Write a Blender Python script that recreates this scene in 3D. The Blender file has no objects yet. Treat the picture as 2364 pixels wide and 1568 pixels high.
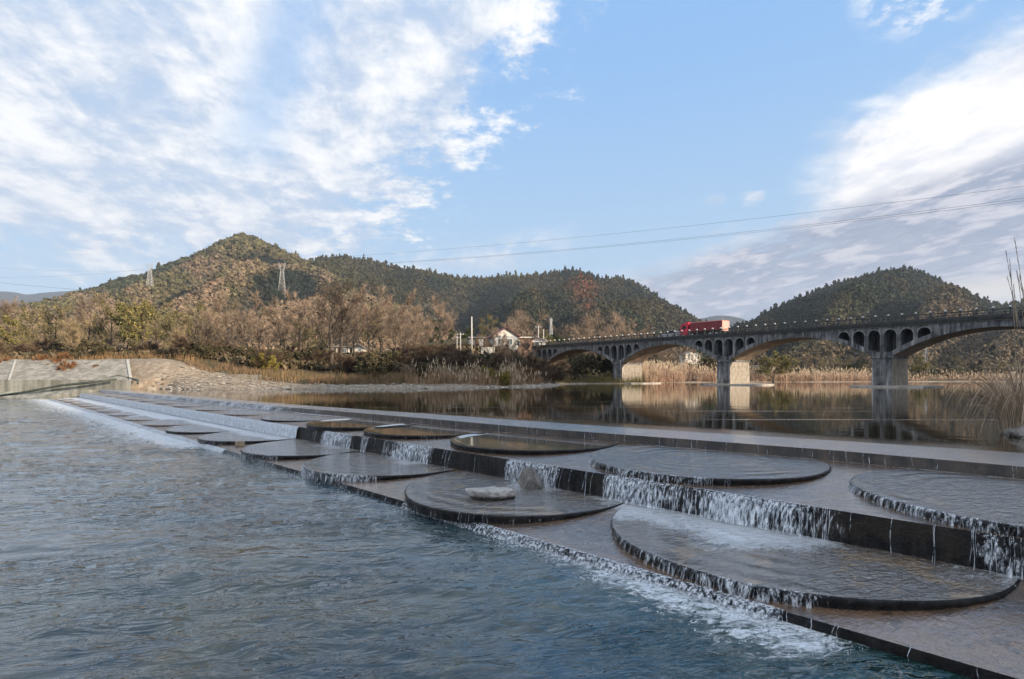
import bpy, math, random
import numpy as np
from math import radians, pi, sin, cos, atan, sqrt
from mathutils import Vector

SC = bpy.context.scene
COL = SC.collection
# ------------------------------------------------------------------ camera
CAMZ = 2.5          # eye height over the lower pool
F0, CX, HY = 1250.0, 1182.0, 868.0   # focal length, centre column and horizon row of a 2364 px wide picture
cam = bpy.data.cameras.new("camera")
cam.sensor_width = 36.0
cam.lens = 36.0 * F0 / 2364.0
cam.shift_y = (HY - 784.0) / 2364.0
cam.clip_start, cam.clip_end = 0.1, 30000.0
camo = bpy.data.objects.new("camera", cam)
camo.location = (0, 0, CAMZ)
camo.rotation_euler = (radians(90), 0, 0)
COL.objects.link(camo)
SC.camera = camo
SC.cycles.use_denoising = True
SC.cycles.max_bounces = 8
SC.cycles.transparent_max_bounces = 24
SC.cycles.sample_clamp_indirect = 6.0
SC.view_settings.view_transform = 'Standard'
SC.view_settings.look = 'None'
SC.view_settings.gamma = 1.0
SC.view_settings.exposure = 0.92

# ------------------------------------------------------------------ node helper
class NB:
    def __init__(s, tree):
        s.t = tree; s.N = tree.nodes; s.L = tree.links
    def sock(s, inp, v):
        if isinstance(v, bpy.types.NodeSocket): s.L.new(v, inp)
        elif v is not None:
            if hasattr(inp, 'default_value'):
                dv = inp.default_value
                try: inp.default_value = v
                except Exception:
                    if len(v) == 3 and len(dv) == 4: inp.default_value = (*v, 1)
                    else: raise
    def node(s, typ, ins=None, **props):
        n = s.N.new(typ)
        for k, v in props.items(): setattr(n, k, v)
        for k, v in (ins or {}).items(): s.sock(n.inputs[k], v)
        return n
    def m(s, op, a, b=None, c=None, clamp=False):
        n = s.N.new('ShaderNodeMath'); n.operation = op; n.use_clamp = clamp
        s.sock(n.inputs[0], a)
        if b is not None: s.sock(n.inputs[1], b)
        if c is not None: s.sock(n.inputs[2], c)
        return n.outputs[0]
    def add(s, a, b): return s.m('ADD', a, b)
    def sub(s, a, b): return s.m('SUBTRACT', a, b)
    def mul(s, a, b): return s.m('MULTIPLY', a, b)
    def ss(s, x, lo, hi, a=0.0, b=1.0):
        n = s.N.new('ShaderNodeMapRange'); n.interpolation_type = 'SMOOTHSTEP'
        s.sock(n.inputs[0], x); s.sock(n.inputs[1], lo); s.sock(n.inputs[2], hi); s.sock(n.inputs[3], a); s.sock(n.inputs[4], b)
        return n.outputs[0]
    def mix(s, f, a, b):
        n = s.N.new('ShaderNodeMix'); n.data_type = 'RGBA'
        s.sock(n.inputs[0], f); s.sock(n.inputs[6], a); s.sock(n.inputs[7], b)
        return n.outputs[2]
    def noise(s, vec, scale, detail=4, rough=0.55, dist=0.0, w=None):
        n = s.N.new('ShaderNodeTexNoise')
        if w is not None: n.noise_dimensions = '4D'; n.inputs['W'].default_value = w
        s.sock(n.inputs['Vector'], vec); n.inputs['Scale'].default_value = scale
        n.inputs['Detail'].default_value = detail; n.inputs['Roughness'].default_value = rough
        n.inputs['Distortion'].default_value = dist
        return n.outputs[0]
    def vmath(s, op, a, b=None):
        n = s.N.new('ShaderNodeVectorMath'); n.operation = op
        s.sock(n.inputs[0], a)
        if b is not None: s.sock(n.inputs[1], b)
        return n.outputs['Value'] if op in ('DOT_PRODUCT', 'LENGTH') else n.outputs[0]
    def comb(s, x, y, z):
        n = s.N.new('ShaderNodeCombineXYZ')
        for i, v in enumerate((x, y, z)): s.sock(n.inputs[i], v)
        return n.outputs[0]
    def xyz(s, v):
        n = s.N.new('ShaderNodeSeparateXYZ'); s.sock(n.inputs[0], v); return n.outputs
    def map(s, v, scale=(1, 1, 1), rot=(0, 0, 0), loc=(0, 0, 0)):
        if any(rot) and len(set(scale)) > 1:      # turn first, then stretch
            n = s.N.new('ShaderNodeMapping'); s.sock(n.inputs[0], v); n.inputs['Rotation'].default_value = rot; v = n.outputs[0]; rot = (0, 0, 0)
        n = s.N.new('ShaderNodeMapping'); s.sock(n.inputs[0], v)
        n.inputs['Scale'].default_value = scale; n.inputs['Rotation'].default_value = rot; n.inputs['Location'].default_value = loc
        return n.outputs[0]
    def bump(s, h, strength=1.0, dist=1.0, normal=None):
        n = s.N.new('ShaderNodeBump'); s.sock(n.inputs['Height'], h)
        s.sock(n.inputs['Strength'], strength); n.inputs['Distance'].default_value = dist
        if normal is not None: s.sock(n.inputs['Normal'], normal)
        return n.outputs[0]

def new_mat(name):
    m = bpy.data.materials.new(name); m.use_nodes = True
    b = NB(m.node_tree); b.N.clear()
    out = b.N.new('ShaderNodeOutputMaterial')
    p = b.N.new('ShaderNodeBsdfPrincipled')
    b.L.new(p.outputs[0], out.inputs[0])
    return m, b, p
def pset(b, p, **kw):
    nm = dict(base='Base Color', rough='Roughness', metal='Metallic', normal='Normal', alpha='Alpha', ior='IOR', spec='Specular IOR Level',
              coat='Coat Weight', coatr='Coat Roughness', coati='Coat IOR', trans='Transmission Weight')
    for k, v in kw.items(): b.sock(p.inputs[nm[k]], v)

# ------------------------------------------------------------------ sky and clouds (by world direction)
SUN_EL, SUN_AZ = 15.5, 116.0
w = bpy.data.worlds.new("World"); SC.world = w; w.use_nodes = True
b = NB(w.node_tree); b.N.clear()
out = b.N.new('ShaderNodeOutputWorld'); bg = b.N.new('ShaderNodeBackground'); b.L.new(bg.outputs[0], out.inputs[0])
sky = b.node('ShaderNodeTexSky', sky_type='NISHITA', sun_disc=False, sun_elevation=radians(SUN_EL), sun_rotation=radians(SUN_AZ),
             altitude=100.0, air_density=1.0, dust_density=0.6, ozone_density=2.0)
D = b.node('ShaderNodeTexCoord').outputs['Generated']
dx, dy, dz = b.xyz(D)
A = b.m('ARCTAN2', dx, dy)
E = b.m('ARCSINE', b.m('MINIMUM', b.m('MAXIMUM', dz, -1.0), 1.0))
k = b.m('DIVIDE', 1.0, b.add(b.m('MAXIMUM', dz, 0.0), 0.13))
P = b.comb(b.mul(dx, k), b.mul(dy, k), 0.0)
n_big = b.noise(P, 1.3, 5, 0.6, 0.3)
n_mid = b.noise(P, 3.8, 8, 0.66, 0.15)
n_fine = b.noise(P, 13.0, 6, 0.65, 0.1)
# streaks: the bands of cloud run from the upper left towards the lower middle
S = b.map(P, scale=(2.1, 1.0, 1.0), rot=(0, 0, radians(-14)))
n_str = b.noise(S, 2.0, 7, 0.62, 0.25)
S2 = b.map(P, scale=(2.9, 1.5, 1.0), rot=(0, 0, radians(-22)))
n_str2 = b.noise(S2, 2.3, 7, 0.64, 0.2)
cent = lambda x: b.sub(x, 0.5)
# left bank of cloud, its edge leaning to the upper right, ragged
eL = b.sub(b.add(b.mul(E, 0.95), -0.46), A)
eL = b.add(eL, b.add(b.mul(cent(n_mid), 0.50), b.mul(cent(n_fine), 0.50)))
mL = b.ss(eL, -0.06, 0.11)
mL = b.mul(mL, b.ss(b.add(E, b.mul(cent(n_str), 0.25)), 0.13, 0.22))
thin = b.ss(b.add(b.mul(n_str, 0.45), b.mul(n_mid, 0.55)), 0.34, 0.54, 0.55, 1.0)
gap = b.sub(A, b.add(b.mul(E, 0.33), -0.565))
gap = b.m('ABSOLUTE', b.add(gap, b.mul(cent(n_mid), 0.10)))
gapm = b.mul(b.ss(gap, 0.0, 0.085, 0.62, 0.0), b.ss(E, 0.30, 0.40))
holes = b.mul(b.ss(n_mid, 0.40, 0.47, 0.95, 0.0), b.ss(b.sub(A, b.mul(E, 0.9)), -0.62, -0.42))
mL = b.mul(b.mul(mL, thin), b.mul(b.sub(1.0, gapm), b.sub(1.0, holes)))
# right bank: bright white body over a long grey layer
eR = b.add(b.sub(b.add(b.mul(b.sub(A, 0.504), 0.30), 0.378), E), b.add(b.mul(cent(n_mid), 0.10), b.mul(cent(n_fine), 0.05)))
mR = b.mul(b.ss(eR, -0.02, 0.055), b.ss(b.add(A, b.add(b.mul(cent(n_mid), 0.12), b.mul(b.ss(E, 0.24, 0.38), -0.02))), 0.46, 0.56))
eG = b.add(b.sub(b.add(b.mul(b.sub(A, 0.173), 0.27), 0.185), E), b.mul(cent(n_str2), 0.09))
mG = b.mul(b.ss(eG, -0.01, 0.05), b.ss(A, -0.22, 0.14))
mG = b.mul(mG, b.ss(n_str2, 0.28, 0.5, 0.72, 1.0))
# low wisps left of it, one small puff
mW = b.mul(b.mul(b.ss(b.m('ABSOLUTE', b.sub(b.sub(E, b.mul(b.sub(A, -0.1), 0.18)), 0.205)), 0.0, 0.045, 1.0, 0.0), b.ss(b.m('ABSOLUTE', b.sub(A, -0.12)), 0.12, 0.30, 1.0, 0.0)),
           b.ss(n_str2, 0.38, 0.60))
pu = b.add(b.m('POWER', b.mul(b.sub(A, 0.4166), 52.0), 2.0), b.m('POWER', b.mul(b.sub(E, 0.293), 80.0), 2.0))
mP = b.ss(b.add(pu, b.mul(cent(n_fine), 4.5)), -0.3, 1.5, 0.85, 0.0)
pu2 = b.add(b.m('POWER', b.mul(b.sub(A, 0.358), 50.0), 2.0), b.m('POWER', b.mul(b.sub(E, 0.295), 110.0), 2.0))
mP = b.m('MAXIMUM', mP, b.ss(b.add(pu2, b.mul(cent(n_fine), 1.5)), 0.2, 1.3, 0.4, 0.0))
pu3 = b.add(b.m('POWER', b.mul(b.sub(A, 0.66), 9.0), 2.0), b.m('POWER', b.mul(b.sub(E, 0.535), 13.0), 2.0))
mP = b.m('MAXIMUM', mP, b.mul(b.ss(pu3, 0.1, 1.2, 1.0, 0.0), b.ss(n_fine, 0.44, 0.60, 0.0, 0.8)))
# behind the camera: broken cloud
beh = b.mul(b.ss(dy, 0.15, -0.15), b.ss(n_mid, 0.42, 0.58))
beh = b.mul(beh, b.ss(dz, -0.02, 0.1))
cl = b.m('MAXIMUM', b.m('MAXIMUM', mL, mR), b.m('MAXIMUM', b.mul(mG, 0.97), b.m('MAXIMUM', b.mul(mW, 0.75), b.m('MAXIMUM', mP, b.mul(beh, 0.9)))))
# cloud colour: white tops, lavender grey undersides
shade = b.ss(b.add(b.add(b.mul(n_str, 0.45), b.mul(n_mid, 0.40)), b.mul(n_fine, 0.15)), 0.42, 0.60)
cA = b.mix(shade, (3.05, 3.65, 4.6, 1), (6.1, 6.1, 6.1, 1))
cG = b.mix(b.ss(b.add(b.mul(n_str2, 0.7), b.mul(n_mid, 0.3)), 0.46, 0.60), (1.42, 1.82, 2.68, 1), (3.9, 3.85, 4.3, 1))
low = b.mul(b.ss(A, 0.58, 0.70), b.ss(b.m('ABSOLUTE', b.sub(E, 0.115)), 0.0, 0.035, 1.0, 0.0))
cG = b.mix(low, cG, (5.2, 4.7, 3.8, 1))
greyf = b.mul(mG, b.sub(1.0, b.mul(mR, b.ss(b.add(b.sub(E, b.add(0.235, b.mul(b.sub(A, 0.52), 0.12))), b.mul(cent(n_str2), 0.06)), 0.0, 0.06))))
cR = b.mix(b.ss(b.add(b.mul(n_str2, .6), b.mul(n_mid, .4)), 0.38, 0.55), (4.9, 5.0, 5.4, 1), (6.7, 6.5, 6.4, 1))
ccol = b.mix(b.mul(mR, 0.95), cA, cR)
ccol = b.mix(greyf, ccol, cG)
# the clear air: Nishita colour, a little richer
skc = b.mix(0.35, sky.outputs[0], b.mix(b.ss(E, 0.10, 0.55), (3.1, 4.9, 6.7, 1), (1.55, 3.25, 6.1, 1)))
skc = b.node('ShaderNodeMix', {0: 0.85, 6: sky.outputs[0], 7: b.mix(b.ss(E, 0.10, 0.60), (2.35, 3.75, 5.2, 1), (1.42, 3.0, 5.45, 1))}, data_type='RGBA').outputs[2]
b.L.new(b.mix(cl, skc, ccol), bg.inputs[0])
bg.inputs[1].default_value = 0.10

sun = bpy.data.lights.new("sun", 'SUN'); sun.energy = 4.0; sun.angle = radians(0.6); sun.color = (1.0, 0.84, 0.66)
so = bpy.data.objects.new("sun", sun); COL.objects.link(so)
sd = Vector((sin(radians(SUN_AZ)) * cos(radians(SUN_EL)), cos(radians(SUN_AZ)) * cos(radians(SUN_EL)), sin(radians(SUN_EL))))
so.rotation_euler = sd.to_track_quat('Z', 'Y').to_euler()

# ------------------------------------------------------------------ geometry helpers
def tag(o, label=None, cat=None, group=None, kind=None):
    if label: o['label'] = label
    if cat: o['category'] = cat
    if group: o['group'] = group
    if kind: o['kind'] = kind
    return o
def empty(name, loc=(0, 0, 0), rz=0.0):
    o = bpy.data.objects.new(name, None); COL.objects.link(o); o.location = loc; o.rotation_euler = (0, 0, rz)
    o.empty_display_size = 0.3
    return o
def mesh_obj(name, V, Fs, mat, parent=None, smooth=False, cols=None, attrs=None):
    """V: (n,3) array; Fs: (m,k) array of one face size, or a list of faces"""
    me = bpy.data.meshes.new(name)
    V = np.asarray(V, dtype=np.float32).reshape(-1, 3)
    if isinstance(Fs, np.ndarray):
        k_ = Fs.shape[1]; m_ = Fs.shape[0]
        me.vertices.add(len(V)); me.vertices.foreach_set('co', V.ravel())
        me.loops.add(m_ * k_); me.polygons.add(m_)
        me.loops.foreach_set('vertex_index', Fs.astype(np.int32).ravel())
        me.polygons.foreach_set('loop_start', np.arange(0, m_ * k_, k_, dtype=np.int32))
        try: me.polygons.foreach_set('loop_total', np.full(m_, k_, dtype=np.int32))
        except Exception: pass
        me.update(calc_edges=True)
    else:
        me.from_pydata([tuple(map(float, v)) for v in V], [], [tuple(int(i) for i in f) for f in Fs])
        me.update()
    if cols is not None:
        ca = me.attributes.new('tint', 'FLOAT_COLOR', 'POINT')
        c4 = np.ones((len(V), 4), dtype=np.float32); c4[:, :3] = cols
        ca.data.foreach_set('color', c4.ravel())
    for nm, arr in (attrs or {}).items():
        at = me.attributes.new(nm, 'FLOAT', 'POINT'); at.data.foreach_set('value', np.asarray(arr, dtype=np.float32).ravel())
    if smooth: me.polygons.foreach_set('use_smooth', np.ones(len(me.polygons), dtype=bool))
    if isinstance(mat, (list, tuple)):
        for mm in mat: me.materials.append(mm)
    elif mat: me.materials.append(mat)
    o = bpy.data.objects.new(name, me); COL.objects.link(o)
    if parent: o.parent = parent
    return o

class MB:
    """collects shapes into one mesh"""
    def __init__(s): s.V = []; s.F = []; s.n = 0
    def raw(s, V, F):
        for v in V: s.V.append(tuple(v))
        for f in F: s.F.append(tuple(i + s.n for i in f))
        s.n += len(V); return s
    def box(s, x0, x1, y0, y1, z0, z1, bev=0.0):
        if bev <= 0:
            V = [(x0, y0, z0), (x1, y0, z0), (x1, y1, z0), (x0, y1, z0), (x0, y0, z1), (x1, y0, z1), (x1, y1, z1), (x0, y1, z1)]
            return s.raw(V, [(0, 3, 2, 1), (4, 5, 6, 7), (0, 1, 5, 4), (1, 2, 6, 5), (2, 3, 7, 6), (3, 0, 4, 7)])
        e = bev; V = []
        for (z, i) in ((z0, e), (z0 + e, 0), (z1 - e, 0), (z1, e)):
            V += [(x0 + i, y0 + i, z), (x1 - i, y0 + i, z), (x1 - i, y1 - i, z), (x0 + i, y1 - i, z)]
        Fs = [(3, 2, 1, 0), (12, 13, 14, 15)]
        for r in range(3):
            for j in range(4):
                a = r * 4 + j; c = r * 4 + (j + 1) % 4
                Fs.append((a, c, c + 4, a + 4))
        return s.raw(V, Fs)
    def tube(s, pts, radii, n=6, cap=True):
        pts = [Vector(p) for p in pts]
        if not hasattr(radii, '__len__'): radii = [radii] * len(pts)
        V = []; Fs = []
        up = Vector((0.13, 0.21, 0.97)).normalized()
        for i, p in enumerate(pts):
            d = (pts[min(i + 1, len(pts) - 1)] - pts[max(i - 1, 0)]).normalized()
            ref = up if abs(d.dot(up)) < 0.95 else Vector((1, 0, 0))
            u_ = d.cross(ref).normalized(); v_ = d.cross(u_)
            for j in range(n):
                a = 2 * pi * j / n
                V.append(p + (u_ * cos(a) + v_ * sin(a)) * radii[i])
        for i in range(len(pts) - 1):
            for j in range(n):
                a = i * n + j; c = i * n + (j + 1) % n
                Fs.append((a, c, c + n, a + n))
        if cap:
            Fs.append(tuple(range(n - 1, -1, -1))); Fs.append(tuple((len(pts) - 1) * n + j for j in range(n)))
        return s.raw(V, Fs)
    def prism(s, poly, y0, y1):
        """poly: (x,z) points, extruded along y"""
        n = len(poly)
        V = [(x, y0, z) for x, z in poly] + [(x, y1, z) for x, z in poly]
        Fs = [tuple(range(n)), tuple(range(2 * n - 1, n - 1, -1))] + [(i, i + n, (i + 1) % n + n, (i + 1) % n) for i in range(n)]
        return s.raw(V, Fs)
    def build(s, name, mat, parent=None, smooth=False):
        return mesh_obj(name, np.array(s.V), s.F, mat, parent, smooth)

# value noise in numpy
_rs = np.random.RandomState(7)
_tab = _rs.rand(256, 256)
def vnoise(x, y):
    x = np.asarray(x, float); y = np.asarray(y, float)
    xi = np.floor(x).astype(int); yi = np.floor(y).astype(int); fx = x - xi; fy = y - yi
    fx = fx * fx * (3 - 2 * fx); fy = fy * fy * (3 - 2 * fy)
    g = lambda i, j: _tab[i & 255, j & 255]
    return (g(xi, yi) * (1 - fx) + g(xi + 1, yi) * fx) * (1 - fy) + (g(xi, yi + 1) * (1 - fx) + g(xi + 1, yi + 1) * fx) * fy
def fbm(x, y, o=4):
    r = 0; a = 0.5; t = 0
    for i in range(o): r = r + a * vnoise(x * 2 ** i + 17.3 * i, y * 2 ** i + 5.1 * i); t += a; a *= 0.5
    return r / t
def sstep(a, b_, x):
    t = np.clip((np.asarray(x, float) - a) / (b_ - a), 0, 1); return t * t * (3 - 2 * t)
def at(px, py, Y):
    """world point seen at column px, row py of the 2364-wide picture, Y metres ahead"""
    return Vector(((px - CX) / F0 * Y, Y, CAMZ + (HY - py) / F0 * Y))
R2 = sqrt(2.0)
def sq(s_, q_, z=0.0):
    """weir coordinates: s along the weir (grows with distance), q across it (grows upstream)"""
    return ((q_ - s_) / R2, (q_ + s_) / R2, z)
# ------------------------------------------------------------------ materials
def mat_concrete(name, base, dark, scale=1.0, streak=0.6, rough=0.85, light=None, coord='Object'):
    m, b, p = new_mat(name)
    C = b.node('ShaderNodeTexCoord').outputs['Object']
    n1 = b.noise(C, 0.9 * scale, 7, 0.65); n2 = b.noise(C, 6.0 * scale, 6, 0.65)
    st = b.noise(b.map(C, scale=(2.2 * scale, 2.2 * scale, 0.22 * scale)), 1.0, 6, 0.6)
    f = b.ss(b.add(b.mul(n1, 1 - streak), b.mul(st, streak)), 0.38, 0.62)
    c = b.mix(f, (*dark, 1), (*base, 1))
    if light: c = b.mix(b.mul(b.ss(st, 0.60, 0.66), 0.7), c, (*light, 1))
    c = b.mix(b.ss(n2, 0.3, 0.7, 0.25, 0.0), c, (dark[0] * .6, dark[1] * .6, dark[2] * .6, 1))
    pset(b, p, base=c, rough=rough, normal=b.bump(n2, 0.5, 0.03))
    return m
def mat_plain(name, col, rough=0.7, var=0.25, scale=3.0, metal=0.0, bumpd=0.0):
    m, b, p = new_mat(name)
    C = b.node('ShaderNodeTexCoord').outputs['Object']
    n = b.noise(C, scale, 5, 0.6)
    c = b.mix(b.ss(n, 0.3, 0.7), tuple(x * (1 - var) for x in col) + (1,), tuple(min(1, x * (1 + var)) for x in col) + (1,))
    pset(b, p, base=c, rough=rough, metal=metal)
    if bumpd: pset(b, p, normal=b.bump(n, 0.6, bumpd))
    return m
def mat_tint(name, rough=0.85, scale=0.2, var=0.35, thr=0.0):
    """colour from each plant's own tint, broken up by noise"""
    m, b, p = new_mat(name)
    at_ = b.node('ShaderNodeAttribute', attribute_name='tint').outputs['Color']
    C = b.node('ShaderNodeTexCoord').outputs['Object']
    n = b.noise(C, scale, 5, 0.7)
    k_ = b.ss(n, 0.25, 0.75, 1 - var, 1 + var)
    c = b.vmath('MULTIPLY', at_, b.comb(k_, k_, k_))
    pset(b, p, base=c, rough=rough, spec=0.25)
    return m

def wet_surface(name, dry, wet, bump_scale=4.0, bump_d=0.02, sheen=0.10, stretch=(1, 1, 1), rot=0.0, rings=0.0, coat=1.0, ci=2.0):
    """concrete under a skin of running water; vertex attribute 'foam' is where the water breaks white"""
    m, b, p = new_mat(name)
    G = b.node('ShaderNodeNewGeometry').outputs['Position']
    foam = b.node('ShaderNodeAttribute', attribute_name='foam').outputs['Fac']
    flow = b.map(G, scale=stretch, rot=(0, 0, rot))
    n1 = b.noise(G, 0.7, 6, 0.6); n2 = b.noise(G, 7.0, 6, 0.65)
    c = b.mix(b.ss(b.add(b.mul(n1, .65), b.mul(n2, .35)), 0.40, 0.60), (*dry, 1), (*wet, 1))
    n3 = b.noise(b.map(G, loc=(5, 2, 1)), 1.4, 7, 0.7, 0.6); n4 = b.noise(b.map(G, loc=(15, 7, 1)), 3.5, 6, 0.7)
    c = b.mix(b.ss(n3, 0.52, 0.60, 0, 0.75), c, (wet[0] * 1.9, wet[1] * 1.55, wet[2] * 0.95, 1))     # ochre silt
    c = b.mix(b.ss(n4, 0.55, 0.62, 0, 0.7), c, (dry[0] * .35, dry[1] * .38, dry[2] * .33, 1))        # dark algae
    n5 = b.noise(b.map(G, loc=(25, 3, 1)), 5.0, 8, 0.75, 0.4)
    c = b.mix(b.ss(n5, 0.60, 0.66, 0, 0.55), c, (dry[0] * 2.6 + .05, dry[1] * 2.6 + .05, dry[2] * 2.6 + .05, 1))  # lime
    w1 = b.noise(flow, bump_scale, 4, 0.55, 0.8); w2 = b.noise(flow, bump_scale * 3.2, 4, 0.6, 0.6)
    hgt = b.add(b.mul(w1, 0.7), b.mul(w2, 0.3))
    if rings:
        O = b.node('ShaderNodeTexCoord').outputs['Object']
        rad = b.vmath('LENGTH', b.vmath('MULTIPLY', O, (1, 1, 0)))
        ph = b.add(b.mul(rad, 17.0), b.mul(b.noise(G, 1.1, 3, 0.5), 9.0))
        env = b.mul(b.ss(rad, 0.5, 1.6), b.ss(b.noise(b.map(G, loc=(4, 1, 0)), 0.8, 3, 0.5), 0.42, 0.6))
        hgt = b.add(hgt, b.mul(b.mul(b.m('SINE', ph), env), rings))
    fn = b.noise(flow, 9.0, 8, 0.72, 1.2); fn2 = b.noise(G, 2.2, 5, 0.6, 0.6)
    fb = b.ss(b.add(b.mul(fn, 0.6), b.mul(fn2, 0.4)), b.sub(0.70, b.mul(foam, 0.46)), b.sub(0.90, b.mul(foam, 0.46)))
    fb = b.mul(fb, b.ss(foam, 0.0, 0.12, 0.0, 0.92))
    c = b.mix(fb, c, (0.80, 0.85, 0.90, 1))
    pset(b, p, base=c, rough=b.add(sheen, b.mul(fb, 0.5)), ior=1.5, spec=0.8, coat=coat, coatr=0.09, coati=ci)
    nb = b.bump(hgt, 1.0, bump_d)
    nb = b.bump(fb, 0.8, 0.015, nb)
    pset(b, p, normal=nb)
    b.L.new(nb, p.inputs['Coat Normal'])
    return m

M = {}
M['bridge'] = mat_concrete('bridge_stone', (0.28, 0.275, 0.27), (0.045, 0.045, 0.05), 1.1, 0.62, 0.9, (0.55, 0.54, 0.50))
M['bridgelight'] = mat_concrete('bridge_trim', (0.36, 0.355, 0.35), (0.20, 0.20, 0.20), 1.1, 0.5, 0.9)
M['pier'] = mat_concrete('pier_stone', (0.42, 0.37, 0.30), (0.24, 0.21, 0.17), 1.6, 0.35, 0.9, (0.55, 0.50, 0.43))
M['soffit'] = mat_concrete('soffit_stone', (0.34, 0.25, 0.17), (0.15, 0.11, 0.08), 0.8, 0.3, 0.9)
M['deck'] = mat_concrete('deck_concrete', (0.07, 0.068, 0.066), (0.022, 0.022, 0.022), 1.5, 0.6, 0.9)
M['rail'] = mat_concrete('rail_concrete', (0.11, 0.105, 0.10), (0.04, 0.04, 0.04), 2.0, 0.6, 0.9)
M['cap'] = mat_plain('white_cap_paint', (0.78, 0.77, 0.74), 0.6, 0.1, 4)
M['revet'] = mat_concrete('revetment_concrete', (0.42, 0.39, 0.33), (0.20, 0.185, 0.15), 0.9, 0.55, 0.95, (0.48, 0.45, 0.38))
M['revet_low'] = mat_concrete('low_wall_concrete', (0.40, 0.385, 0.33), (0.17, 0.17, 0.14), 0.6, 0.75, 0.95)
M['rimstone'] = mat_plain('light_rim', (0.50, 0.475, 0.41), 0.9, 0.12, 4)
M['wetwall'] = None
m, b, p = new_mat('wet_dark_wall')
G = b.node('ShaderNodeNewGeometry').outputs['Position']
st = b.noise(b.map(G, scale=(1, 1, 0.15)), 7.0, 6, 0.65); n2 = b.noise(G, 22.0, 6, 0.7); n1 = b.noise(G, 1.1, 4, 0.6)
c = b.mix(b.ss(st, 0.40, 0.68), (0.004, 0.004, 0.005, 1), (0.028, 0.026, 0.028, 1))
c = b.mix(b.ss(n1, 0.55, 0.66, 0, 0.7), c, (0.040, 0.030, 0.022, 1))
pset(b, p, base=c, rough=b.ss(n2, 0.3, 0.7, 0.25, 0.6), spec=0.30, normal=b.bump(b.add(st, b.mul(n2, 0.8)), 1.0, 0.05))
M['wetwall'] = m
M['crestwall'] = mat_concrete('crest_concrete', (0.105, 0.082, 0.066), (0.03, 0.027, 0.028), 2.2, 0.4, 0.45)
M['apron'] = wet_surface('apron_wet', (0.20, 0.125, 0.08), (0.105, 0.080, 0.066), 5.5, 0.026, 0.24, (1, 1.6, 1), radians(-45), coat=0.7, ci=1.65)
M['disc'] = wet_surface('disc_wet', (0.125, 0.115, 0.110), (0.175, 0.140, 0.105), 4.4, 0.13, 0.10, (1, 2.2, 1), radians(-20), rings=0.22, ci=2.2)
M['updisc'] = wet_surface('upper_disc_wet', (0.12, 0.11, 0.10), (0.17, 0.14, 0.115), 4.6, 0.085, 0.11, (1, 2.6, 1), radians(-30), rings=0.25, ci=2.7)
M['calmdisc'] = wet_surface('disc_still', (0.10, 0.075, 0.03), (0.13, 0.09, 0.035), 2.0, 0.003, 0.03)
M['crest'] = wet_surface('crest_wet', (0.16, 0.15, 0.15), (0.24, 0.23, 0.23), 5.0, 0.040, 0.22, (1, 3.5, 1), radians(-45), ci=3.0)

# strands of falling water
m, b, p = new_mat('falling_water')
G = b.node('ShaderNodeNewGeometry').outputs['Position']
n = b.noise(b.map(G, scale=(1, 1, 0.25)), 26.0, 5, 0.65)
pset(b, p, base=b.mix(b.ss(n, 0.35, 0.6), (0.38, 0.44, 0.52, 1), (0.80, 0.85, 0.92, 1)), rough=0.22, ior=1.33, alpha=b.ss(n, 0.36, 0.60, 0.18, 0.90))
M['strand'] = m
m, b, p = new_mat('falling_sheet')
G = b.node('ShaderNodeNewGeometry').outputs['Position']
white = b.node('ShaderNodeAttribute', attribute_name='foam').outputs['Fac']
n = b.noise(b.map(G, scale=(1, 1, 0.07)), 24.0, 7, 0.75, 0.15); n2 = b.noise(G, 1.3, 3, 0.5)
al = b.ss(b.add(n, b.add(b.mul(b.sub(white, 0.5), 0.40), b.mul(b.sub(n2, 0.5), 0.35))), 0.44, 0.68, 0.0, 0.92)
pset(b, p, base=b.mix(b.ss(n, 0.4, 0.65), (0.36, 0.41, 0.48, 1), (0.84, 0.88, 0.93, 1)), rough=0.25, ior=1.33, alpha=al, normal=b.bump(n, 0.7, 0.02))
M['sheet'] = m
# foam crumbs thrown up along the foot of the falls
M['foam'] = mat_plain('foam_white', (0.74, 0.79, 0.84), 0.5, 0.08, 9)

# lower pool
m, b, p = new_mat('pool_water')
G = b.node('ShaderNodeNewGeometry').outputs['Position']
q = b.vmath('DOT_PRODUCT', G, (1 / R2, 1 / R2, 0)); s = b.vmath('DOT_PRODUCT', G, (-1 / R2, 1 / R2, 0))
dist = b.sub(5.87, q)                      # metres from the edge of the apron
near = b.ss(b.vmath('LENGTH', G), 3.0, 16.0, 1.0, 0.0)
bt = b.noise(G, 0.45, 4, 0.55); bt2 = b.noise(G, 2.0, 5, 0.6, 0.5)
stones = b.ss(b.add(b.mul(bt, .55), b.mul(bt2, .45)), 0.42, 0.60)
c = b.mix(stones, (0.006, 0.036, 0.060, 1), (0.070, 0.082, 0.068, 1))
c = b.mix(b.ss(b.noise(b.map(G, loc=(9, 4, 2)), 0.6, 4, 0.6), 0.50, 0.66, 0.0, 0.8), c, (0.010, 0.050, 0.050, 1))
far = b.ss(b.vmath('LENGTH', G), 4.5, 12.0)
c = b.mix(far, c, b.mix(b.ss(b.noise(G, 0.16, 3, 0.5), .4, .6), (0.028, 0.062, 0.085, 1), (0.062, 0.090, 0.094, 1)))
deep = b.mul(b.ss(dist, 0.2, 2.6, 1.0, 0.0), b.ss(s, 4.6, 2.2))
c = b.mix(b.mul(deep, 0.92), c, b.mix(bt2, (0.002, 0.016, 0.022, 1), (0.010, 0.060, 0.050, 1)))
def ridged(n_): return b.sub(1.0, b.m('ABSOLUTE', b.mul(b.sub(n_, 0.5), 4.0)))
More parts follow.
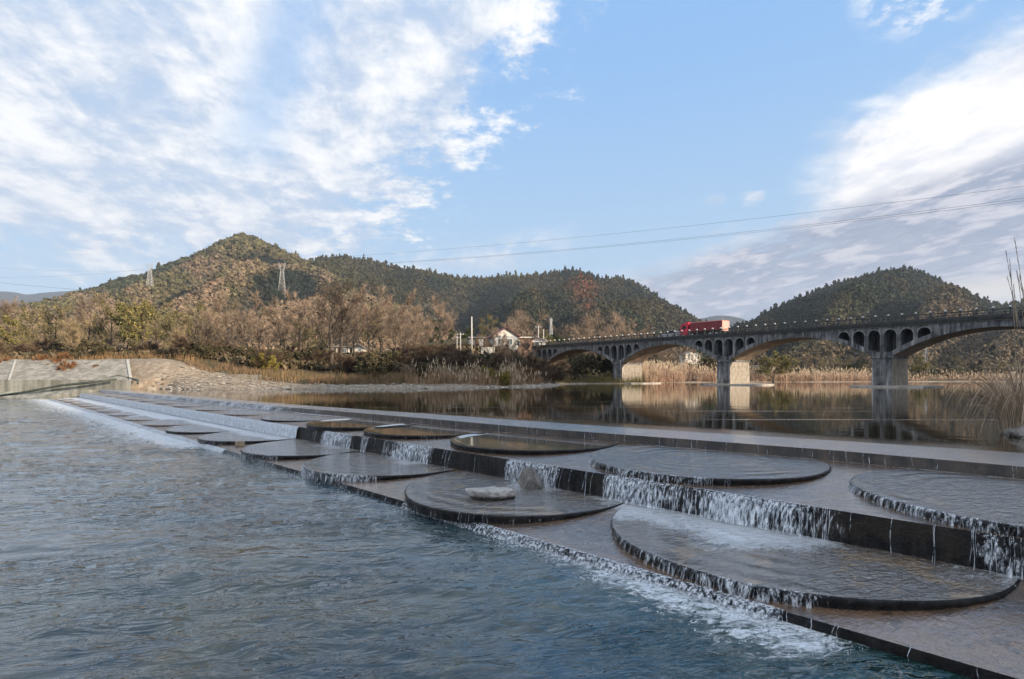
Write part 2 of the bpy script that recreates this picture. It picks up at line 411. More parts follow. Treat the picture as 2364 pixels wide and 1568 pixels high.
W1 = ridged(b.noise(b.map(G, scale=(1.0, 3.0, 1), rot=(0, 0, radians(-11))), 0.95, 3, 0.5, 0.9))
W2 = ridged(b.noise(b.map(G, scale=(1.0, 2.4, 1), rot=(0, 0, radians(-14))), 2.3, 3, 0.5, 0.8))
W3 = b.noise(b.map(G, scale=(1.0, 1.8, 1), rot=(0, 0, radians(12))), 9.0, 3, 0.5, 0.5)
churn = b.ss(dist, 0.2, 3.0, 1.0, 0.0)
hh = b.add(b.add(b.mul(W1, 0.024), b.mul(W2, b.add(0.013, b.mul(churn, 0.018)))), b.mul(W3, b.add(0.003, b.mul(churn, 0.006))))
patch = b.ss(b.noise(b.map(G, scale=(1, 1.6, 1), loc=(3, 7, 0)), 0.22, 3, 0.5), 0.38, 0.60, 0.30, 1.25)
# foam: a ragged belt along the apron, a broad white run-out at the far end
fn = b.noise(b.map(G, scale=(1, 2.0, 1), rot=(0, 0, radians(-10))), 4.2, 8, 0.70, 1.5)
fw = b.noise(G, 0.9, 4, 0.6)
fs = b.ss(s, 12.0, 24.0)
belt = b.ss(dist, -0.1, b.add(b.add(0.50, b.mul(fs, 3.2)), b.mul(fw, b.add(0.8, b.mul(b.ss(s, 5.5, 1.0), 1.8)))), 1.0, 0.0)
seg = b.m('MAXIMUM', b.m('MAXIMUM', b.ss(s, 20.0, 25.0), b.mul(b.ss(s, 7.5, 3.4), b.ss(s, 0.9, 1.7))), b.mul(b.ss(s, 0.4, 2.0), 0.35))
belt = b.mul(belt, seg)
belt = b.m('MAXIMUM', belt, b.mul(b.mul(b.ss(dist, 0.0, 2.2, 1.6, 0.0), b.ss(s, 19.5, 23.0)), b.ss(fw, 0.25, 0.6, 0.6, 1.0)))
fo = b.ss(fn, b.sub(0.68, b.mul(belt, 0.38)), b.sub(0.86, b.mul(belt, 0.36)))
fo = b.mul(fo, b.ss(belt, 0.02, 0.25))
fo = b.mul(fo, b.ss(b.noise(G, 23.0, 4, 0.6), 0.30, 0.60, 0.55, 1.0))
c = b.mix(fo, c, (0.80, 0.86, 0.91, 1))
nb = b.bump(hh, patch, 1.0)
nb = b.bump(fo, 0.6, 0.02, nb)
pset(b, p, base=c, rough=b.add(0.045, b.mul(fo, 0.4)), ior=1.33, spec=0.5, coat=0.6, coatr=0.03, coati=1.6, normal=nb)
b.L.new(nb, p.inputs['Coat Normal']); p.inputs['Specular Tint'].default_value = (0.80, 0.94, 1.0, 1)
M['pool'] = m

# upper water, a slow mirror
m, b, p = new_mat('river_water')
G = b.node('ShaderNodeNewGeometry').outputs['Position']
q = b.vmath('DOT_PRODUCT', G, (1 / R2, 1 / R2, 0))
c = b.mix(b.noise(G, 0.08, 3, 0.5), (0.030, 0.023, 0.011, 1), (0.048, 0.035, 0.018, 1))
W1 = b.noise(b.map(G, scale=(1.0, 1.2, 1)), 1.1, 3, 0.5, 0.3)
W2 = b.noise(b.map(G, scale=(1.0, 2.0, 1), rot=(0, 0, radians(-20))), 6.0, 4, 0.6, 0.5)
ed = b.ss(b.sub(q, b.ss(b.vmath('DOT_PRODUCT', G, (-1 / R2, 1 / R2, 0)), 0.0, 30.0, 14.4, 10.5)), 0.0, 1.6, 1.0, 0.0)
slick = b.ss(b.noise(b.map(G, scale=(0.06, 0.9, 1)), 1.0, 5, 0.6, 0.4), 0.635, 0.68)
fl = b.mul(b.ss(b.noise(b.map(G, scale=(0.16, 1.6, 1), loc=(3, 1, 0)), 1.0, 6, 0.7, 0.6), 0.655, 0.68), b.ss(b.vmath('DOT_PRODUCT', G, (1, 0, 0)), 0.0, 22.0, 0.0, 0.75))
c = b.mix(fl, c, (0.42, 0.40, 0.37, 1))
hh = b.add(b.mul(W1, 0.0035), b.mul(W2, b.add(0.0004, b.mul(b.add(b.mul(slick, 0.6), b.mul(ed, 0.35)), 0.02))))
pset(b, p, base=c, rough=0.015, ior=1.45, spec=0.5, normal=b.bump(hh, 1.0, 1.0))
M['river'] = m

# ground
m, b, p = new_mat('ground_soil')
G = b.node('ShaderNodeNewGeometry').outputs['Position']
gr = b.node('ShaderNodeAttribute', attribute_name='gravel').outputs['Fac']
n0 = b.noise(G, 0.12, 5, 0.6); n1 = b.noise(G, 1.5, 6, 0.7); n2 = b.noise(G, 6.0, 5, 0.7)
grass = b.mix(b.ss(n0, 0.35, 0.65), (0.105, 0.075, 0.035, 1), (0.060, 0.058, 0.025, 1))
grass = b.mix(b.ss(n1, 0.45, 0.65, 0, .7), grass, (0.16, 0.105, 0.055, 1))
vor = b.node('ShaderNodeTexVoronoi', {'Vector': G, 'Scale': 3.2}).outputs['Color']
gv = b.mix(b.ss(b.vmath('DOT_PRODUCT', vor, (0.33, 0.33, 0.33)), 0.2, 0.8), (0.27, 0.215, 0.155, 1), (0.42, 0.345, 0.255, 1))
gv = b.mix(b.ss(n1, 0.45, 0.62, 0, .8), gv, (0.24, 0.185, 0.13, 1))
c = b.mix(b.ss(b.add(gr, b.mul(b.sub(n1, 0.5), 0.6)), 0.4, 0.6), grass, gv)
pset(b, p, base=c, rough=0.95, spec=0.2, normal=b.bump(b.add(n1, b.mul(n2, .4)), 0.8, 0.12))
M['ground'] = m
M['hillsoil'] = mat_plain('hill_soil', (0.062, 0.052, 0.032), 0.95, 0.5, 0.02)
M['farhill'] = mat_plain('far_hill', (0.018, 0.028, 0.030), 0.95, 0.35, 0.012)
M['forest'] = mat_tint('forest_leaves', 0.85, 0.06, 0.30)
M['leaves'] = mat_tint('tree_leaves', 0.8, 1.5, 0.40)
M['twigs'] = mat_tint('tree_twigs', 0.9, 0.8, 0.35)
M['bark'] = mat_plain('bark', (0.085, 0.068, 0.052), 0.95, 0.45, 3.0)
M['palebark'] = mat_plain('pale_bark', (0.30, 0.24, 0.17), 0.9, 0.4, 2.0)
M['reed'] = mat_tint('reed_straw', 0.85, 1.2, 0.3)
M['stone'] = mat_concrete('river_stone', (0.30, 0.28, 0.26), (0.13, 0.12, 0.11), 3.0, 0.1, 0.85)
M['pebble'] = mat_tint('bank_pebbles', 0.9, 2.0, 0.3)

# ------------------------------------------------------------------ ground and banks
SHORE = np.array([(-600, 240), (-260, 100), (-90, 66), (-57.5, 61.5), (-49, 61.2), (-46, 60.5), (-42, 60.2), (-30, 60.0), (-18, 60.4), (-12.3, 62.0), (-6, 67), (0, 71.5),
                  (3.5, 75), (6.5, 82), (8.0, 89), (8.3, 96), (12, 101), (18, 104), (27, 105), (31, 110), (34, 118), (42, 124), (60, 129), (90, 135), (130, 142),
                  (200, 150), (600, 170), (2500, 200), (2500, 6000), (-2500, 6000), (-2500, 600)], float)
RB = np.array([(30, -60), (12, -3), (9, 2.0), (10.2, 5.5), (12.6, 9.6), (12.2, 12.1), (12.8, 13.6), (13.6, 15.2), (15.6, 16.2), (20, 19), (30, 26), (55, 34), (76, 40),
               (120, 30), (400, 10), (400, -200), (30, -200)], float)
def sdist(X, Y, poly):
    """signed distance to a polygon, positive inside"""
    X = np.asarray(X, float); Y = np.asarray(Y, float)
    d = np.full(X.shape, 1e9); ins = np.zeros(X.shape, bool)
    n = len(poly)
    for i in range(n):
        x0, y0 = poly[i]; x1, y1 = poly[(i + 1) % n]
        ex, ey = x1 - x0, y1 - y0
        t = np.clip(((X - x0) * ex + (Y - y0) * ey) / (ex * ex + ey * ey), 0, 1)
        d = np.minimum(d, np.hypot(X - x0 - t * ex, Y - y0 - t * ey))
        cr = (y0 > Y) != (y1 > Y)
        with np.errstate(divide='ignore', invalid='ignore'):
            xi = x0 + (Y - y0) * ex / (ey if ey != 0 else 1e-9)
        ins ^= cr & (X < xi)
    return np.where(ins, d, -d)
def ground_z(X, Y):
    X = np.asarray(X, float); Y = np.asarray(Y, float)
    d = sdist(X, Y, SHORE); r = sdist(X, Y, RB)
    n = fbm(X * 0.12, Y * 0.12, 4) - 0.5; nf = fbm(X * 0.6 + 9, Y * 0.6, 3) - 0.5
    lw = sstep(14, -4, X)                               # the left bank is high, the right one low
    hiL = np.interp(d, [-30, -6, 0, 1.5, 5, 9, 14, 30, 60, 200], [-2.5, -1.0, 0.96, 1.35, 2.3, 3.0, 3.8, 5.0, 6.0, 9.0])
    flat_ = np.interp(d, [-30, -6, 0, 1.5, 5, 9, 14, 30, 60, 200], [-2.5, -1.0, 0.96, 1.15, 1.55, 2.1, 3.1, 5.0, 6.0, 9.0]); fl_ = sstep(-35, -24, X); hiL = hiL * (1 - fl_) + flat_ * fl_
    wl = sstep(-36, -44, X)
    hiW = np.interp(d, [-30, -6, -0.3, 0.2, 1, 6, 8, 14, 30, 60, 200], [-2.5, -1.0, -0.9, 0.9, 1.4, 4.3, 4.7, 4.7, 5.2, 6.0, 9.0])
    hiL = hiL * (1 - wl) + hiW * wl
    hiR = np.interp(d, [-30, -6, 0, 2, 10, 40, 150], [-2.5, -0.8, 0.97, 1.25, 1.7, 2.2, 4.5])
    hL = hiL * lw + hiR * (1 - lw)
    mound = 5.2 * np.exp(-(((X + 4) / 17.0) ** 2 + ((Y - 132) / 20.0) ** 2) * 1.0) + 3.4 * np.exp(-(((X + 24) / 18.0) ** 2 + ((Y - 140) / 18.0) ** 2))
    hL = hL + mound * sstep(2, 22, d)
    hR = np.interp(r, [-30, -5, 0, 0.6, 3, 12, 60], [-2.5, -0.9, 0.9, 1.35, 2.0, 3.5, 8.0])
    h = np.where(r > -20, np.maximum(hL, hR), hL)
    h = h + n * np.interp(np.maximum(d, r), [-5, 0, 10, 60], [0.2, 0.15, 0.8, 2.0]) + nf * 0.18
    return h
def axis_pts(lo, hi, core0, core1, step, grow=1.12):
    a = list(np.arange(core0, core1 + 1e-6, step)); s_ = step
    while a[-1] < hi: s_ *= grow; a.append(a[-1] + s_)
    s_ = step; pre = [a[0]]
    while pre[-1] > lo: s_ *= grow; pre.append(pre[-1] - s_)
    return np.array(pre[:0:-1] + a)
gx = axis_pts(-2500, 2500, -75, 80, 0.8); gy = axis_pts(-150, 6000, 0, 150, 0.8)
GX, GY = np.meshgrid(gx, gy)
GZ = ground_z(GX, GY)
# below the weir and the lower pool the bed lies deep enough to stay hidden
Q_ = (GX + GY) / R2; S_ = (GY - GX) / R2
bed = (Q_ < 16) & (S_ > -3.5) & (S_ < 73)
GZ = np.where(bed, np.minimum(GZ, -1.0), GZ)
dsh = sdist(GX, GY, SHORE); drb = sdist(GX, GY, RB)
gl_ = 9.5 - 3.6 * sstep(-34, -24, GX)
grav = np.maximum(sstep(0, 1, (gl_ - dsh) / 2.5) * (GX < 6) + sstep(2.5, 1.0, dsh) * (GX >= 6), 0) * (dsh > -5)
grav = np.maximum(grav, sstep(4.0, 1.0, drb) * (drb > -3))
nx_, ny_ = len(gx), len(gy)
ii = np.arange(nx_ * ny_).reshape(ny_, nx_)
Fg = np.stack([ii[:-1, :-1], ii[:-1, 1:], ii[1:, 1:], ii[1:, :-1]], -1).reshape(-1, 4)
g = mesh_obj('ground', np.stack([GX, GY, GZ], -1), Fg, M['ground'], smooth=True, attrs={'gravel': grav})
tag(g, 'brown soil and pale gravel of the river banks', kind='structure')

# ------------------------------------------------------------------ water
def sheet(name, corners, z, mat, nseg=1):
    V = [(x, y, z) for x, y in corners]
    return mesh_obj(name, np.array(V), [tuple(range(len(V)))], mat)
def pool_mesh():
    # the pool ahead is a finely waved sheet, flat sheets lie around and behind it
    ks = np.linspace(-1.6, 1.6, 620); ys = 1.5 * (66 / 1.5) ** np.linspace(0, 1, 520)
    K, Yp = np.meshgrid(ks, ys); Xp = K * Yp
    q_ = (Xp + Yp) / R2; keep = q_ < QA + 0.10
    over = np.maximum(q_ - QA - 0.0, 0); Xp = Xp - over / R2; Yp = Yp - over / R2
    # wind ripples, longest across the view, a little confused near the weir
    w1 = fbm(Xp * 1.1 + 0.35 * Yp, Yp * 2.6 - 0.3 * Xp, 3) - .5
    w2 = fbm(Xp * 2.8 + 0.8 * Yp + 40, Yp * 6.4 - 0.9 * Xp, 3) - .5
    amp = (0.55 + 0.9 * vnoise(Xp * .25 + 3, Yp * .35)) * sstep(0.0, 0.5, QA + .1 - q_)
    Zp = (0.105 * w1 + 0.020 * w2) * amp
    Zp = Zp * sstep(1.6, 1.35, np.abs(K)) * sstep(1.5, 2.2, Yp) * sstep(66, 60, Yp)
    V = np.stack([Xp, Yp, Zp], -1); idx = np.arange(K.size).reshape(K.shape)
    Fq = np.stack([idx[:-1, :-1], idx[:-1, 1:], idx[1:, 1:], idx[1:, :-1]], -1).reshape(-1, 4)
    kf = keep.ravel()[Fq].any(1); Fq = Fq[kf]
    used = np.unique(Fq); rm = np.full(K.size, -1); rm[used] = np.arange(len(used)); V = V.reshape(-1, 3)[used]; Fq = rm[Fq]
    n0 = len(V); ex = [(-2.4, 1.5, 0), (-105.6, 66, 0), (-400, 66, 0), (-400, 1.5, 0),   (-400, 1.5, 0), (-400, -150, 0), (150, -150, 0), (6.8, 1.5, 0),   (-400, 66, 0), (-105.6, 66, 0), (-200, 110, 0), (-400, 120, 0)]
    V = np.concatenate([V, np.array(ex, float)]); Fe = np.array([[n0, n0 + 1, n0 + 2, n0 + 3], [n0 + 4, n0 + 5, n0 + 6, n0 + 7], [n0 + 8, n0 + 9, n0 + 10, n0 + 11]])
    return mesh_obj('pool', V, np.concatenate([Fq, Fe]), M['pool'], smooth=True)
QA = 5.87
pool = pool_mesh()
tag(pool, 'rippled blue grey pool below the weir', kind='structure')
# crest lines (X, Y): front of the crest block and the line where the river begins
CF = [(14.2, 3.2), (9.9, 7.45), (8.31, 9.02), (6.5, 10.85), (3.6, 13.2), (1.03, 15.2), (-4.2, 20.1), (-11.2, 26.3), (-19, 33.7), (-30, 44.4), (-41, 55.2), (-46.2, 60.5)]
CB = [(15.6, 4.6), (11.2, 8.9), (9.85, 10.4), (7.7, 12.2), (4.75, 14.35), (2.15, 16.45), (-3.2, 21.1), (-10.4, 27.2), (-18.2, 34.6), (-29.2, 45.3), (-40.1, 56.0), (-44.8, 60.5)]
rv = [(x, y) for x, y in CB] + [(-50, 66), (-90, 80), (-300, 130), (-300, 500), (400, 500), (400, 20), (60, -5), (20, 1)]
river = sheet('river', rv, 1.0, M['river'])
tag(river, 'still dark river above the weir mirroring trees and bridge', kind='structure')

# ------------------------------------------------------------------ the weir
ZA, ZB_, ZC = 0.10, 0.67, 0.965
QA, QB = 5.87, 8.34
SMIN, SMAX = -4.0, 73.5
weir = empty('weir', sq(20, 8))
weir['label'] = 'long stepped concrete weir running diagonally across the river'
weir['category'] = 'weir'
def local(o):   # keep world position while parented to an unrotated empty
    o.location = tuple(-c_ for c_ in o.parent.location); return o
# where water falls over the middle step: (s0, s1, density)
def s_of_px(px):
    k_ = (px - CX) / F0; return QB * (1 - k_) / (1 + k_)
ZONES = [(s_of_px(a0), s_of_px(a1), d_) for a1, a0, d_ in
         ((700, 722, .0), (727, 738, .6), (748, 820, 1.0), (820, 838, .15), (838, 858, .8), (858, 885, .1), (885, 912, .7), (912, 1004, 1.0), (1004, 1040, .12), (1040, 1170, .02),
          (1170, 1300, 1.0), (1300, 1400, .35), (1400, 1512, 1.0), (1512, 1560, 1.0), (1560, 1640, .85), (1640, 1860, 1.0), (1860, 1940, .75), (1940, 2020, .45), (2020, 2140, .10), (2140, 2242, .22), (2242, 2364, .85),
          (2364, 2520, .6))]
def fall_density(s_):
    r = np.where(np.asarray(s_) > s_of_px(690), 1.0, 0.0)
    for a, c_, d_ in ZONES: r = np.where((s_ >= min(a, c_)) & (s_ < max(a, c_)), d_, r)
    return r
def foam_foot(s_, q_, qw, reach):
    """foam where falls land: qw is the foot of the wall, q_ smaller is farther out"""
    s_ = np.asarray(s_, float); q_ = np.asarray(q_, float)
    dn = np.zeros_like(s_)
    for o_ in (-.5, -.25, 0, .25, .5): dn = dn + fall_density(s_ + o_) / 5
    d_ = qw - q_
    wob = reach * (0.35 + 1.3 * fbm(s_ * 0.7 + 3, q_ * 0 + 1, 3))
    return dn * np.clip(1 - d_ / wob, 0, 1) ** 0.55
def grid_sq(name, s_arr, q_fun, nq, z, mat, foamf, parent, rise=0.0):
    Sg = np.repeat(s_arr[:, None], nq, 1)
    T = np.linspace(0, 1, nq)[None, :].repeat(len(s_arr), 0)
    q0, q1 = q_fun(s_arr)
    Qg = q0[:, None] * (1 - T) + q1[:, None] * T
    V = np.stack([(Qg - Sg) / R2, (Qg + Sg) / R2, z + rise * T + 0.010 * (fbm(Sg * .8, Qg * .8 + 5, 3) - .5) * np.sin(np.pi * T)], -1)
    idx = np.arange(Sg.size).reshape(Sg.shape)
    Fq = np.stack([idx[:-1, :-1], idx[:-1, 1:], idx[1:, 1:], idx[1:, :-1]], -1).reshape(-1, 4)[:, ::-1]
    o = mesh_obj(name, V, Fq, mat, parent, attrs={'foam': foamf(Sg, Qg)})
    return local(o)
s_arr = np.concatenate([np.arange(SMIN, 30, 0.12), np.arange(30, SMAX, 0.4)])
# crest front as q(s)
cfs = np.array([((y - x) / R2, (y + x) / R2) for x, y in CF]); cbs = np.array([((y - x) / R2, (y + x) / R2) for x, y in CB])
qCF = lambda s_: np.interp(s_, cfs[:, 0], cfs[:, 1]); qCB = lambda s_: np.interp(s_, cbs[:, 0], cbs[:, 1])
far_white = lambda s_: sstep(14.5, 26, s_)
grid_sq('lower_apron', s_arr, lambda s_: (np.full_like(s_, QA), np.full_like(s_, QB)), 22, ZA, M['apron'],
        lambda s_, q_: np.clip(foam_foot(s_, q_, QB, 0.9 + 0.7 * far_white(s_)) * (1 + .6 * far_white(s_)) + 0.40 * far_white(s_) + 0.25 * np.exp(-((s_ - 3.9) / 0.35) ** 2) * (q_ < 7.2) + 0.15 * np.clip(1 - (q_ - QA) / 0.25, 0, 1), 0, 1), weir, rise=0.142)
grid_sq('upper_apron', s_arr, lambda s_: (np.full_like(s_, QB), qCF(s_)), 26, ZB_, M['apron'],
        lambda s_, q_: np.clip(0.62 * far_white(s_) * (0.5 + 0.5 * fbm(s_ * .5, q_ * .8)) + 0.9 * np.clip(1 - (qCF(s_) - q_) / 0.28, 0, 1) * (0.35 + 0.65 * fbm(s_ * 0.5, q_ * 0)), 0, 1), weir, rise=0.127)
grid_sq('crest', s_arr, lambda s_: (qCF(s_), qCB(s_) + 0.12), 8, ZC + 0.04, M['crest'],
        lambda s_, q_: np.clip(0.25 * far_white(s_) + 0.30 * (fbm(s_ * 2.0, q_ * 4.0) > 0.56), 0, 1), weir)
def wall_sq(name, s_arr, qf, z0, z1, mat, batter=0.03, rough=0.02, seed=1, rows=5):
    rs = np.random.RandomState(seed)
    Sg = np.repeat(s_arr[:, None], rows, 1); T = np.linspace(0, 1, rows)[None, :].repeat(len(s_arr), 0)
    Q0 = np.repeat(qf(s_arr)[:, None], rows, 1) - (1 - T) * batter + rough * (rs.rand(*Sg.shape) - 0.5) * (T < 0.98)
    V = np.stack([(Q0 - Sg) / R2, (Q0 + Sg) / R2, z0 + T * (z1 - z0)], -1)
    idx = np.arange(Sg.size).reshape(Sg.shape)
    Fq = np.stack([idx[:-1, :-1], idx[:-1, 1:], idx[1:, 1:], idx[1:, :-1]], -1).reshape(-1, 4)
    o = mesh_obj(name, V, Fq, mat, weir); return local(o)
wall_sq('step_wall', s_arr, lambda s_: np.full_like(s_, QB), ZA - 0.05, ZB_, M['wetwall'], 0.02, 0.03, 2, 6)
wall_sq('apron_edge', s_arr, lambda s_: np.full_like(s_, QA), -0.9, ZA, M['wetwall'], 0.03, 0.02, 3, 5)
wall_sq('crest_wall', s_arr, qCF, ZB_ - 0.05, ZC + 0.04, M['crestwall'], 0.02, 0.02, 4, 4)

# ------------------------------------------------------------------ round discs on both aprons
def rfun(a, cx):
    a = np.asarray(a, float); return 1 + .004 * np.sin(a * 7 + cx) + .012 * (fbm(np.cos(a) * 5 + cx * 3, np.sin(a) * 5, 4) - .5)
def disc(name, cx, cy, r, z0, th, mat, rimmat, label, group, foamf=None, calm=False, res=96):
    root = empty(name, (cx, cy, z0)); tag(root, label, 'disc', group)
    rings = [0.0] + list(np.linspace(0.12, 1.0, 22) * (r - 0.03))
    V = []; fo = []
    for rr in rings:
        for j in range(res if rr > 0 else 1):
            a = 2 * pi * j / res
            rw = rr * float(rfun(a, cx)); zz = th
            if calm: zz = th - (0.028 if rr < r - 0.16 else 0.0)
            V.append((rw * cos(a), rw * sin(a), zz))
    V = np.array(V); Fs = []
    for j in range(res): Fs.append((0, 1 + j, 1 + (j + 1) % res))
    for i in range(1, len(rings) - 1):
        for j in range(res):
            a = 1 + (i - 1) * res + j; c_ = 1 + (i - 1) * res + (j + 1) % res
            Fs.append((a, a + res, c_ + res, c_))
    W = V + np.array([cx, cy, z0])
    fo = foamf((W[:, 1] - W[:, 0]) / R2, (W[:, 1] + W[:, 0]) / R2) if foamf is not None else np.zeros(len(V))
    top = mesh_obj('top', V, Fs, mat, root, smooth=True, attrs={'foam': fo})
    rs = np.random.RandomState(int(abs(cx * 100)) % 9999)
    prof = [(r - 0.03, th), (r - 0.006, th - 0.012), (r, th - 0.04), (r - 0.015, th * 0.55), (r - 0.03, -0.03)]
    V = []; Fs = []
    for (pr, pz) in prof:
        for j in range(res * 2):
            a = pi * j / res
            e = 0.022 * (rs.rand() - 0.6) if 0 < pz < th - 0.02 else 0
            rw = (pr + e) * float(rfun(a, cx)); V.append((rw * cos(a), rw * sin(a), pz))
    n2_ = res * 2
    for i in range(len(prof) - 1):
        for j in range(n2_):
            a = i * n2_ + j; c_ = i * n2_ + (j + 1) % n2_
            Fs.append((a, a + n2_, c_ + n2_, c_))
    mesh_obj('rim', np.array(V), Fs, rimmat, root, smooth=True)
    return root
TH = 0.145
lows = [(4.03, 7.95, 2.55), (0.146, 11.0, 2.3), (-3.13, 14.5, 2.3), (-6.25, 17.55, 2.28)]
x_, y_ = -9.55, 20.9
while len(lows) < 15: lows.append((x_, y_, 2.25)); x_ -= 3.29; y_ += 3.33
ups = [(7.47, 7.63, 2.3), (3.93, 11.19, 2.3), (0.62, 14.6, 2.28), (-2.5, 17.6, 2.25), (-5.25, 20.0, 2.2)]
x_, y_ = -8.5, 23.3
while len(ups) < 14: ups.append((x_, y_, 2.1)); x_ -= 3.29; y_ += 3.33
low_lab = ['largest wet round slab, nearest on the lower step, foam across its back',
           'round slab on the lower step carrying two grey rocks',
           'rippled round slab on the lower step just beyond the one with two rocks',
           'round slab on the lower step beside the small square stone',
           'wet round slab on the lower step behind the small square stone']
up_lab = ['round slab on the upper step cut off by the right edge of the photo',
          'wide round slab on the upper step with water curling over its curved rim',
          'round slab on the upper step holding still brown water and bright reflection',
          'flat round slab on the upper step left of the bright reflection, half brown half pale',
          'round slab of still brown water on the upper step above the bare wall corner']
def near_wall_foam(reach, base=0.0):
    def f(s_, q_):
        return np.clip(foam_foot(s_, q_, QB, reach) * (1.3 if reach > 1 else 1) + base, 0, 1)
    return f
for i, (x_, y_, r_) in enumerate(lows):
    lab = low_lab[i] if i < 5 else 'half drowned round slab on the lower step in the far white water'
    fw = float(far_white((y_ - x_) / R2))
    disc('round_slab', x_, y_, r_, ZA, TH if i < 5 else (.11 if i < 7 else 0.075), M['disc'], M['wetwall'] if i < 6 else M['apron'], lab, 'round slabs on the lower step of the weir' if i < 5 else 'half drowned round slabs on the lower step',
         near_wall_foam(1.5 if i == 0 else 0.85, 0.48 * fw), res=96 if i < 4 else 48)
for i, (x_, y_, r_) in enumerate(ups):
    lab = up_lab[i] if i < 5 else 'half drowned round slab on the upper step in the far white water'
    fw = float(far_white((y_ - x_) / R2))
    cf = lambda s_, q_, f_=fw: np.clip(0.50 * f_ + 0.8 * np.clip(1 - (qCF(s_) - q_) / 0.22, 0, 1), 0, 1)
    calm = i in (2, 3, 4)
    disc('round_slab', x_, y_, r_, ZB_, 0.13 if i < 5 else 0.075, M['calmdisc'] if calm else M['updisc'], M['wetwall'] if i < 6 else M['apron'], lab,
         'round slabs on the upper step of the weir' if i < 5 else 'half drowned round slabs on the upper step', cf, calm, res=96 if i < 4 else 48)

# ------------------------------------------------------------------ falling water
rng = np.random.RandomState(11)
SV = []; SF = []
def strand(p0, out, drop, reach, w0, w1, segs=6):
    """a thin rope of water: starts at p0, arcs outwards along unit vector out and falls by drop"""
    global SV, SF
    base = len(SV)
    side = np.array([-out[1], out[0]]); kw = min(1.0, max(.32, p0[1] / 13.0)); w0 *= kw; w1 *= kw
    ph = rng.rand() * 6
    for i in range(segs + 1):
        t = i / segs
        o_ = reach * t ** 0.55; z = p0[2] - drop * t
        ww = (w0 * (1 - t) + w1 * t) * (0.7 + 0.6 * rng.rand())
        if i == segs: ww *= 0.6
        sh = 0.008 * sin(ph + t * 5)
        cx_ = p0[0] + out[0] * o_ + side[0] * sh; cy_ = p0[1] + out[1] * o_ + side[1] * sh
        SV.append((cx_ + side[0] * ww, cy_ + side[1] * ww, z))
        SV.append((cx_ + out[0] * ww * .8, cy_ + out[1] * ww * .8, z))
        SV.append((cx_ - side[0] * ww, cy_ - side[1] * ww, z))
    for i in range(segs):
        for j in range(2):
            a = base + i * 3 + j
            SF.append((a, a + 1, a + 4, a + 3))
OUT = np.array([-1 / R2, -1 / R2])
# ropes over the middle step
s_ = SMIN
while s_ < 46:
    dn = float(fall_density(s_))
    if rng.rand() < dn * (0.75 if s_ > 1 else 0.5):
        x_, y_, _ = sq(s_, QB); th = 0
        nearest = min((math.hypot(x_ - c_[0], y_ - c_[1]) - c_[2] for c_ in lows))
        bot = ZA + TH
        top = ZB_ + 0.012
        hit = [c_ for c_ in ups if math.hypot(x_ - c_[0], y_ - c_[1]) < c_[2] - 0.02]
        strand((x_, y_, top), OUT, (top - bot + 0.01) * (1 if rng.rand() < .8 else .35 + .5 * rng.rand()), 0.07 + 0.10 * rng.rand(), 0.002 + 0.004 * rng.rand(), 0.0025 + 0.006 * rng.rand() ** 2 * (1.6 if rng.rand() < .12 else 1), 8)
    s_ += (0.014 + 0.030 * rng.rand() + (0.10 * rng.rand() if vnoise(s_ * 3.1, 8.0) < .35 else 0)) * (1 + max(0, s_ - 4) * 0.03)
n_b = len(SV)
# short ropes over the rims of the discs
def rim_falls(c_, z, th, a0, a1, dens, reach=0.03):
    a = radians(a0)
    while a < radians(a1):
        x_ = c_[0] + c_[2] * cos(a); y_ = c_[1] + c_[2] * sin(a)
        if rng.rand() < dens and fbm(a * 6 + c_[0], 1.0, 2) > 0.36:
            o_ = np.array([cos(a), sin(a)])
            x_ -= o_[0] * 0.02; y_ -= o_[1] * 0.02
            d_ = th if (x_ + y_) / R2 > (QB if z > 0.5 else QA) + 0.02 else (z + th - (ZA + TH) if z > 0.5 else z + th)
            d_ = th if rng.rand() < 0.25 else d_
            strand((x_, y_, z + th + 0.006), o_, (d_ + 0.02) * (0.5 + 0.5 * rng.rand()), reach + reach * rng.rand() + (0.06 if d_ > 0.3 else 0), 0.0015 + 0.003 * rng.rand(), 0.0015 + 0.0035 * rng.rand(), 5)
        a += (0.007 + 0.013 * rng.rand()) * 1.0
rim_falls(lows[0], ZA, TH, 150, 255, 0.55, 0.02)
rim_falls(lows[1], ZA, TH, 185, 285, 0.30, 0.015)
rim_falls(lows[2], ZA, TH, 165, 275, 0.75, 0.02)
rim_falls(lows[3], ZA, TH, 160, 260, 0.6, 0.02)
rim_falls(ups[0], ZB_, 0.13, 140, 230, 0.95, 0.02)
rim_falls(ups[1], ZB_, 0.13, 140, 262, 0.95, 0.03)
rim_falls(ups[3], ZB_, 0.13, 215, 300, 0.3, 0.01)
